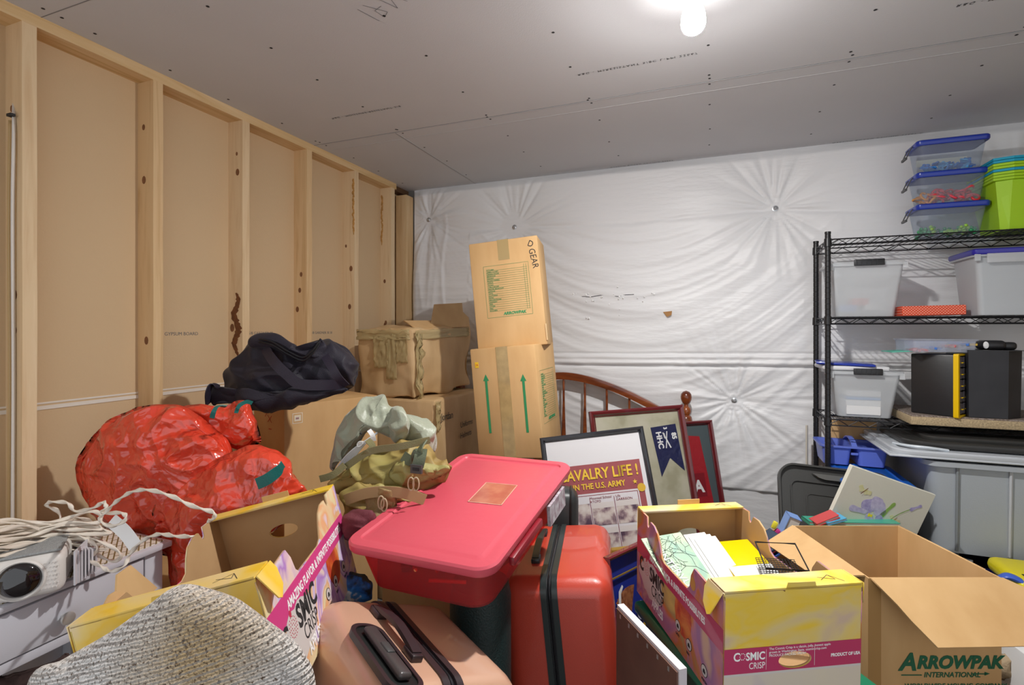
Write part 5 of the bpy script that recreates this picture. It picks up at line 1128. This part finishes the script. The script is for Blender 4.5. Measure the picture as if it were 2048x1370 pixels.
def scatter(name, fn, mats_, z, n, lab, grp, sd, xs=(.945, 1.14), ys=(2.885, 2.98), layers=3, lh=.013, ok=None):
    random.seed(sd); protos = {}
    for m_ in mats_:
        bm = fn(); me = bpy.data.meshes.new(name); bm.to_mesh(me); bm.free(); me.materials.append(m_)
        for p in me.polygons: p.use_smooth = name != 'gear_piece'
        protos[m_.name] = me
    for k in range(n):
        x = random.uniform(*xs); m_ = mats_[ok(x, k)] if ok else mats_[k % len(mats_)]
        o = bpy.data.objects.new(name, protos[m_.name]); C.objects.link(o)
        o.location = (x, ys[0]+(ys[1]-ys[0])*((k*7) % n)/n, z+.016+lh*(k*layers//n)); o.rotation_euler = (random.uniform(-1.2, 1.2), random.uniform(-.6, .6), random.uniform(0, 3))
        c = m_.name.split('_')[1]; c = {'toy_red_2': 'orange', 'toy_green_1': 'lime green'}.get(m_.name, {'blue': 'blue', 'red': 'red', 'green': 'green'}[c])
        tag(o, c+' '+lab, 'toy', c+' '+grp)
scatter('gear_piece', star_bm, BL, zs[2], 34, 'plastic toothed piece in the topmost clear bin', 'pieces in the topmost clear bin', 21)
scatter('link_piece', link_bm, RD, zs[1], 44, 'plastic curved link in the middle clear bin', 'links in the middle clear bin', 22, layers=4, ok=lambda x, k: 2 if x < .985 and k % 4 else k % 2)
scatter('cluster_piece', ball_bm, GN, zs[0], 22, 'plastic bubbly piece in the lowest clear bin', 'pieces in the lowest clear bin', 23, layers=2)
bm = nb(); box(bm, (.945, 2.985, zs[2]+.055), (1.14, 2.988, zs[2]+.085), None); tag(obj('paper_strip', bm, mat('cream_paper', (.7, .68, .55), .7)), 'cream paper strip behind the blue pieces in the topmost bin', 'paper')
# nested bins
LIME = mat('lime_plastic', (.36, .62, .01), .4); CYAN = mat('turquoise_plastic', (.01, .33, .50), .4)
def nest_bm(h_body):
    bm = nb(); W = .30
    def foot(ins, z, o=0): return [(-o+ins, .24-ins, z), (-o+ins, .02+ins, z), (.05, -.0+ins-o, z+(.004 if o else 0)), (W-.03, .02+ins-o*.5, z), (W+o-ins, .24-ins, z)]
    rr = [foot(.028, 0), foot(.0, h_body-.012), foot(-.012, h_body-.010), foot(-.012, h_body), foot(-.004, h_body+.001), foot(.004, h_body-.004), foot(.026, .004)]
    rings = [[bm.verts.new(p) for p in q] for q in rr]; n = 5
    for A, B in zip(rings, rings[1:]):
        for k in range(n): bm.faces.new((A[k], A[(k+1) % n], B[(k+1) % n], B[k]))
    bm.faces.new(rings[0][::-1]); bm.faces.new(rings[-1]); return bm
cols_ = [LIME, LIME, LIME, CYAN, LIME, LIME, CYAN, CYAN]; names_ = ['lowest lime green bin, the body of the nested stack', 'second lowest lime rim of the nested bin stack', 'third lowest lime rim of the nested bin stack', 'turquoise bin between lime ones in the nested stack', 'lime bin just above the lone turquoise one in the nested stack', 'upper lime bin right below the two turquoise bins on top', 'turquoise bin just under the topmost of the nested stack', 'topmost turquoise bin of the nested stack']
for k in range(8):
    o = obj('nesting_bin', nest_bm(.222), cols_[k]); o.location = (1.175, 2.80, 1.882+.0125*k); tag(o, names_[k], 'storage bin', 'nested lime and turquoise bins')
# second shelf
def frost_bin(x0, y0, z, wt, wb, d, h, label, lidm=None, m=CLR2, handle=True):
    t = thing('clear_bin', label, 'storage bin', (x0, y0, z))
    bm = nb(); tub(bm, (0, 0, 0), (wt, d, h), (wt-wb)/2, .02, .02, .003); obj('tub', bm, m, t, True)
    bm = nb(); P = rrect(wt+.02, d+.02, .025, x0=-.01, y0=-.01); obj('rim', plate(P, [rrect(wt-.006, d-.006, .018, x0=.003, y0=.003)[::-1]], .014, Matrix.Translation((0, 0, h-.004))), m, t, True)
    obj('rim_rib', rbox((-.008, -.012, h-.03), (.012, -.002, h), .001, 1), m, t); obj('rim_rib', rbox((wt-.012, -.012, h-.03), (wt+.008, -.002, h), .001, 1), m, t)
    if handle:
        bm = nb(); box(bm, (wt*.32, -.022, h-.012), (wt*.72, -.006, h+.018), None); bevel(bm, .003, 2)
        for k in range(5): box(bm, (wt*.32+.02*k+.008, -.0235, h-.010), (wt*.32+.02*k+.011, -.0215, h+.016))
        obj('handle', bm, BLACK, t, True, label='black ribbed handle')
    return t
t = frost_bin(.556, 2.835, 1.512, .30, .235, .20, .250, 'frosted clear bin with black handle on the second shelf beside the post')
obj('lid', rbox((.0, -.0, .251), (.30, .20, .261), .004, 2), CLR2, t, True)
for k, (c, l, x, z) in enumerate((((.55, .08, .07), 'red', .10, .045), ((.15, .25, .55), 'blue', .05, .015), ((.62, .6, .6), 'grey', .15, .02))):
    bm = nb(); box(bm, (0, 0, 0), (.07, .10, .035)); bevel(bm, .006, 2); o = obj('toy_piece', bm, mat('inside_'+l, c, .5), None, True); o.location = (.556+x, 2.87, 1.52+z); tag(o, l+' toy piece inside the frosted bin on the second shelf', 'toy')
t = frost_bin(1.085, 2.76, 1.512, .48, .44, .23, .262, 'large translucent bin with deep blue lid on the second shelf', m=CLR3, handle=False)
bm = nb(); lid_mesh(bm, .51, .26, .028, .02)
for v in bm.verts: v.co += Vector((-.015, -.015, .255))
obj('lid', bm, BLID2, t, True); obj('latch', rbox((.03, -.022, .222), (.17, -.012, .262), .003, 2), CLR2, t, True)
obj('paper_inside', rbox((.03, .03, .02), (.44, .19, .06), .002, 1), WHITE, t, True)
DOTS = bpy.data.materials.new('red_polka_dot_card'); DOTS.use_nodes = True; nt = DOTS.node_tree; b = nt.nodes['Principled BSDF']; b.inputs['Roughness'].default_value = .4
tc = _n(nt, 'ShaderNodeTexCoord'); vo = _n(nt, 'ShaderNodeTexVoronoi'); vo.inputs['Randomness'].default_value = 0; vo.inputs['Scale'].default_value = 120
mp = _n(nt, 'ShaderNodeMapping'); mp.inputs['Rotation'].default_value = (0, R(45), 0); nt.links.new(tc.outputs['Object'], mp.inputs[0]); nt.links.new(mp.outputs[0], vo.inputs['Vector'])
ma = _n(nt, 'ShaderNodeMath', operation='LESS_THAN'); ma.inputs[1].default_value = .22; nt.links.new(vo.outputs['Distance'], ma.inputs[0]); mx = _n(nt, 'ShaderNodeMix', data_type='RGBA'); mx.inputs[6].default_value = (.68, .06, .015, 1); mx.inputs[7].default_value = (.85, .6, .45, 1); nt.links.new(ma.outputs[0], mx.inputs[0]); nt.links.new(mx.outputs[2], b.inputs['Base Color'])
o = obj('polka_dot_box', rbox((0, 0, 0), (.235, .20, .044), .002, 1), DOTS, None, True); o.location = (.838, 2.815, 1.512); o.rotation_euler = (0, R(-1), 0); tag(o, 'flat red box with white polka dots between the bins on the second shelf', 'box')
# third shelf
t = frost_bin(.558, 2.83, 1.034, .285, .215, .20, .215, 'frosted clear bin with black handle and crooked lid on the third shelf')
o = obj('lid', rbox((-.03, -.0, .220), (.24, .23, .242), .009, 3), mat('milky_lid', (.70, .70, .72), .4), t, True, label='milky white lid lying crooked')
for k, (c, l, z0, z1) in enumerate((((.74, .74, .74), 'white', .01, .08), ((.20, .40, .70), 'pale blue', .082, .095), ((.76, .75, .74), 'cream', .097, .125))):
    o = obj('paper_stack', rbox((0, 0, 0), (.14, .13, z1-z0), .002, 1), mat('stack_'+l.replace(' ', '_'), c, .6), None, True); o.location = (.625, 2.845, 1.035+z0); tag(o, l+' paper stack inside the frosted bin on the third shelf', 'papers')
o = obj('blue_tray', rbox((0, 0, 0), (.24, .20, .012), .005, 2), BLID, None, True); o.location = (.50, 2.85, 1.282); o.rotation_euler = (0, R(2), R(-8)); tag(o, 'thin blue plastic tray on the crooked milky lid', 'tray')
# woven tray
JUTE = mat('woven_beige', (.52, .40, .24), .9, var=(150, .7), bump=(160, .004)); JUTE2 = mat('shaggy_grey_weave', (.36, .30, .27), .95, var=(120, .9), c2=(.12, .08, .05), bump=(140, .008))
t = thing('woven_board', 'flat beige woven board with grey bristly top on the third shelf', 'board', (.84, 2.715, 1.032))
obj('woven_edge', rbox((0, 0, 0), (.80, .36, .036), .004, 2), JUTE, t, True); obj('bristle_top', rbox((.004, .004, .034), (.796, .356, .042), .002, 1), JUTE2, t, True)
ZW = 1.0755
t = thing('parts_organizer', 'black parts organizer with yellow front frame and drawers on the woven board', 'organizer', (.867, 2.805, ZW), (0, 0, R(-38)))
bm = rbox((0, 0, 0), (.155, .15, .265), .004, 2); obj('cabinet', bm, BLACK, t, True)
YF = mat('yellow_frame_plastic', (.80, .50, .0), .35)
fr = nb(); me_ = plate(rrect(.16, .275, .008, x0=-.003, y0=-.005), [rct(.012, .008, .148, .262)], .018, frame((.163, 0, 0), (0, 1, 0), (0, 0, 1))); obj('front_frame', me_, YF, t)
for i in range(3):
    for j in range(5):
        d_ = obj('drawer', rbox((.152, .014+.045*i, .012+.050*j), (.171, .056+.045*i, .058+.050*j), .002, 1), mat('smoky_drawer', (.16, .14, .15), .2, coat=.5), t, True)
        obj('drawer_pull', rbox((.170, .026+.045*i, .030+.050*j), (.177, .044+.045*i, .034+.050*j), .001, 1), YF, d_)
t = thing('divided_case', 'flat clear divided case of red and blue parts on top of the black organizer', 'case', (.852, 2.72, 1.3505), (0, 0, R(4)))
w, dp, h = .228, .20, .050
bm = nb(); tub(bm, (0, 0, 0), (w, dp, h), .003, .003, .008, .002)
for k in (1, 2, 3): box(bm, (w*k/4-.001, .003, .002), (w*k/4+.001, dp-.003, h-.002))
box(bm, (.003, dp/2, .002), (w-.003, dp/2+.002, h-.002)); obj('case_body', bm, clear('clear_case', (.72, .76, .86), .22, .1), t, True)
obj('case_lid', rbox((-.004, -.003, h), (w+.004, dp+.004, h+.008), .002, 2), clear('clear_case', (0, 0, 0), 0), t, True)
random.seed(31)
PC = [((.62, .08, .07), 'red'), ((.04, .16, .55), 'blue'), ((.70, .45, .05), 'yellow')]
for k in range(40):
    c, l = PC[(0, 1, 0, 1)[k % 4] if random.random() < .8 else 2]; i = k % 4; x = .015+w*i/4+random.uniform(0, .03); y = random.uniform(.015, dp-.03)
    bm = nb(); 
    if k % 3 == 0: tube(bm, [Vector((.013*math.cos(a), .013*math.sin(a), 0)) for a in [k2*math.pi/6 for k2 in range(12)]], .0055, 6, closed=True)
    else: box(bm, (-.016, -.005, -.0045), (.016, .005, .0045)); bevel(bm, .001, 1)
    o = obj('small_part', bm, mat('part_'+l, c, .4), None, True); o.location = Vector((.852+x+.006, 2.72+y+.004, 1.3505+.008+.009*(k % 4))); o.rotation_euler = (random.uniform(-.4, .4), random.uniform(-.3, .3), random.uniform(0, 3)); tag(o, l+' plastic part in the clear divided case', 'toy', l+' parts in the divided case')
o = obj('green_folder', rbox((0, 0, 0), (.08, .15, .004), .001, 1), mat('pale_green_card', (.12, .50, .38), .5)); o.location = (.785, 2.77, 1.345); o.rotation_euler = (0, R(-4), 0); tag(o, 'thin green card sticking out under the clear divided case', 'card')
t = thing('file_box', 'tall black plastic file bin on the third shelf right of the organizer', 'bin', (1.045, 2.725, ZW))
bm = nb(); P0 = [(0, .0), (.135, .0), (.20, .05), (.20, .22), (.0, .22)]
ra = [bm.verts.new((x, y, 0)) for x, y in [(a*.97+.003, b+.004) for a, b in P0]]; rb = [bm.verts.new((x, y, .285)) for x, y in P0]; rc = [bm.verts.new((x*.97+.003, y*.95+.006, .285)) for x, y in P0]; rd_ = [bm.verts.new((x*.95+.006, y*.93+.01, .01)) for x, y in P0]
for A, B in ((ra, rb), (rb, rc), (rc, rd_)):
    for k in range(5): bm.faces.new((A[k], A[(k+1) % 5], B[(k+1) % 5], B[k]))
bm.faces.new(ra[::-1]); bm.faces.new(rd_); obj('bin_body', bm, mat('scuffed_black_plastic', (.016, .016, .02), .45, var=(12, .5), c2=(.03, .03, .036)), t)
bm = nb(); box(bm, (0, .0, .285), (.2, .22, .2868)); obj('lid', bm, BLACK, t)
t = thing('label_maker', 'rounded black handheld device lying on the tall black file bin', 'device', (1.115, 2.78, ZW+.287))
obj('device_body', rbox((0, 0, 0), (.085, .08, .040), .016, 5), BLACK, t, True); obj('device_grip', rbox((.075, .012, 0), (.125, .068, .033), .012, 4), BLACK, t, True)
bm = nb(); lathe(bm, [(.016, 0), (.015, .003), (.002, .004)], 20, Matrix.Translation((.012, .002, .02)) @ Matrix.Rotation(R(90), 4, 'X') @ Matrix.Diagonal((.6, 1, 1, 1))); obj('white_panel', bm, WHITE, t)
# fourth shelf: blue boxes, totes
t = thing('blue_lid_box', 'clear box with bright blue lid under the periwinkle caddy', 'storage bin', (.565, 2.55, .527))
bm = nb(); tub(bm, (.0, 0, 0), (.24, .36, .25), .02, .02, .02, .003); obj('tub', bm, CLR3, t, True)
bm = nb(); lid_mesh(bm, .27, .40, .022, .025)
for v in bm.verts: v.co += Vector((-.015, -.02, .245))
obj('lid', bm, mat('azure_lid', (.01, .13, .55), .32, coat=.3), t, True)
bm = nb(); tube(bm, catmull([(.02, -.022, .258), (.10, -.026, .248), (.20, -.026, .248), (.25, -.022, .258)], 6), .004, 6); obj('lid_handle', bm, mat('azure_lid', (0, 0, 0)), t, True)
PER = mat('periwinkle_plastic', (.14, .20, .66), .35, coat=.2)
t = thing('caddy', 'periwinkle blue divided caddy with centre handle on the blue lidded box', 'caddy', (.525, 2.845, .800))
for x0 in (0, .145):
    bm = nb(); tub(bm, (x0, 0, .0), (x0+.125, .19, .088), .010, .010, .018, .003); obj('compartment', bm, PER, t, True)
obj('rim', plate(rrect(.29, .21, .03, x0=-.01, y0=-.01), [rrect(.119, .184, .016, x0=.003, y0=.003)[::-1], rrect(.119, .184, .016, x0=.148, y0=.003)[::-1]], .008, Matrix.Translation((0, 0, .088))), PER, t, True)
bm = nb(); ribbon(bm, catmull([(.135, .0, .088), (.135, .045, .112), (.135, .095, .122), (.135, .145, .112), (.135, .19, .088)], 6), .022, .006, (1, 0, 0)); obj('handle', bm, PER, t, True)
obj('brace', rbox((.120, .0, .050), (.150, .006, .062), .002, 1), PER, t)
t = thing('grey_tote', 'big light grey ribbed tote under stacked lids on the fourth shelf', 'storage tote', (.865, 2.60, .527))
GRT = mat('light_grey_tote', (.36, .39, .42), .42, bump=(200, .0004)); GRL = mat('pale_grey_lid', (.50, .53, .57), .4, coat=.1); BKL = mat('black_lid_plastic', (.035, .034, .032), .4, coat=.15)
bm = nb(); tub(bm, (0, 0, 0), (.86, .45, .375), .03, .02, .04, .004); obj('tub', bm, GRT, t, True)
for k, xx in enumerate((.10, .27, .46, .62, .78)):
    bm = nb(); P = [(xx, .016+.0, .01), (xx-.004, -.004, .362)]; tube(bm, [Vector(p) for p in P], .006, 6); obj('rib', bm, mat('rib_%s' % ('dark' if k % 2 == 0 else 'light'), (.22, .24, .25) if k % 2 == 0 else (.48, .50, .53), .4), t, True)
obj('rim', plate(rrect(.90, .49, .05, x0=-.02, y0=-.02), [rrect(.85, .44, .03, x0=.005, y0=.005)[::-1]], .020, Matrix.Translation((0, 0, .370))), GRT, t, True)
gt = t; t = obj('lid', rbox((-.02, 0, .39), (.84, .45, .40), .003, 1), GRL, gt, True)
t.location = (-.125, -.03, .0)
bm = nb(); lid_mesh(bm, 1.02, .52, .034, .07)
for v in bm.verts: v.co.z += .385
obj('lid_shell', bm, GRL, t, True)
bm = nb(); tube(bm, catmull([(.03, .12, .424), (.06, .05, .430), (.12, .02, .432), (.19, .03, .424)], 8), .009, 8, flat=.7); obj('end_lip', bm, mat('translucent_white_lip', (.62, .68, .74), .3, coat=.3), t, True)
t = thing('tote_cover', 'large black tote cover lying loose on the lidded grey tote', 'tote cover', (.80, 2.62, .948), (R(-1), 0, 0))
bm = nb(); lid_mesh(bm, .95, .46, .028, .09); obj('lid_shell', bm, BKL, t, True); 
bm = nb(); lid_mesh(bm, .80, .34, .018, .05)
for v in bm.verts: v.co += Vector((.08, .06, .026))
obj('raised_centre', bm, BKL, t, True)
bm = nb(); box(bm, (.60, 3.045, .502), (.80, 3.075, .985)); tag(obj('cardboard_sheet', bm, CARD), 'tan cardboard sheet standing at the back behind the periwinkle caddy', 'cardboard')
bm = nb(); tube(bm, [Vector((.485, 3.0, .0)), Vector((.485, 3.0, .955))], .006, 4); tag(obj('wooden_stake', bm, mat('pale_stake', (.62, .58, .50), .7)), 'thin pale stick upright at the wall left of the shelving', 'stick')
# below: bottom shelf
t = thing('navy_tub', 'navy blue tub of odds and ends on the bottom shelf', 'storage bin', (.72, 2.62, .122))
bm = nb(); tub(bm, (0, 0, 0), (.42, .36, .355), .02, .02, .03, .004); obj('tub', bm, mat('navy_plastic', (.01, .012, .10), .4), t, True)
for k, (px, py, w_, d_, a) in enumerate(((1890, 1112, .14, .10, -.35), (1905, 1125, .13, .10, -.45), (1915, 1145, .12, .07, -.6))):
    o = obj('plastic_cover', rbox((0, 0, 0), (w_, d_, .012), .004, 2), CLR3, None, True); o.location = (.84+.03*k, 2.66-.05*k, .50-.013*k); o.rotation_euler = (0, 0, a); tag(o, ('upper', 'middle', 'lower')[k]+' clear plastic cover on the navy tub under the grey tote', 'plastic cover')
t = thing('yellow_caddy', 'bright yellow handled toy case at the right edge below the grey tote', 'case', (1.04, 2.33, .0))
obj('case_body', rbox((0, 0, 0), (.30, .22, .50), .03, 4), mat('navy_case', (.008, .01, .06), .4), t, True)
P = [(0, 0), (.3, 0), (.3, .09), (.02, .09), (-.01, .05)]
obj('yellow_shell', rbox((-.008, -.01, .50), (.308, .23, .56), .028, 5), mat('bright_yellow_plastic', (.80, .68, .0), .35, coat=.2), t, True)
bm = nb(); box(bm, (.03, .01, .5595), (.16, .06, .5615)); bevel(bm, .0005, 1); obj('handle_slot', bm, INK, t)
bm = nb(); tube(bm, catmull([U(1995, 1160, 1.86), U(2015, 1152, 1.84), U(2045, 1165, 1.82), U(2075, 1190, 1.80), U(2090, 1215, 1.8)], 8), .022, 10, flat=.5); tag(obj('plastic_hoop', bm, mat('cornflower_plastic', (.06, .14, .62), .35, coat=.2), None, True), 'curved cornflower blue plastic hoop below the yellow case', 'toy')
t = thing('white_game_box', 'white and green game box behind the open moving box on the right', 'box', (.93, 2.02, 0), (0, 0, .2)); obj('box_body', rbox((0, 0, 0), (.3, .22, .44), .004, 2), WHITE, t, True); bm = nb(); box(bm, (.01, -.001, .30), (.29, 0, .41)); obj('picture', bm, ramp_mat('green_picture', [(.4, (.10, .35, .12)), (.5, (.3, .55, .5)), (.6, (.5, .6, .65))], 20, .4), t)
# bottom right corner
t = thing('brown_box', 'dark brown cardboard box in the bottom right corner beneath the beige cloth', 'cardboard box', (.88, 1.20, 0), (0, 0, .37)); obj('carton_body', rbox((0, 0, 0), (.36, .36, .55), .004, 2), CARD_IN, t, True)
bm = nb(); blob(bm, [(1985, 1325), (2020, 1308), (2080, 1310), (2180, 1330), (2180, 1375), (2060, 1375), (2000, 1362)], 1.66, .04, .05, lambda p: folds(p, (9, 9, 16), 3, .05), NR=16, NT=80); tag(obj('beige_cloth', bm, mat('beige_fabric', (.42, .32, .20), .85, bump=(80, .004)), None, 'all'), 'crumpled beige cloth in the bottom right corner', 'cloth')
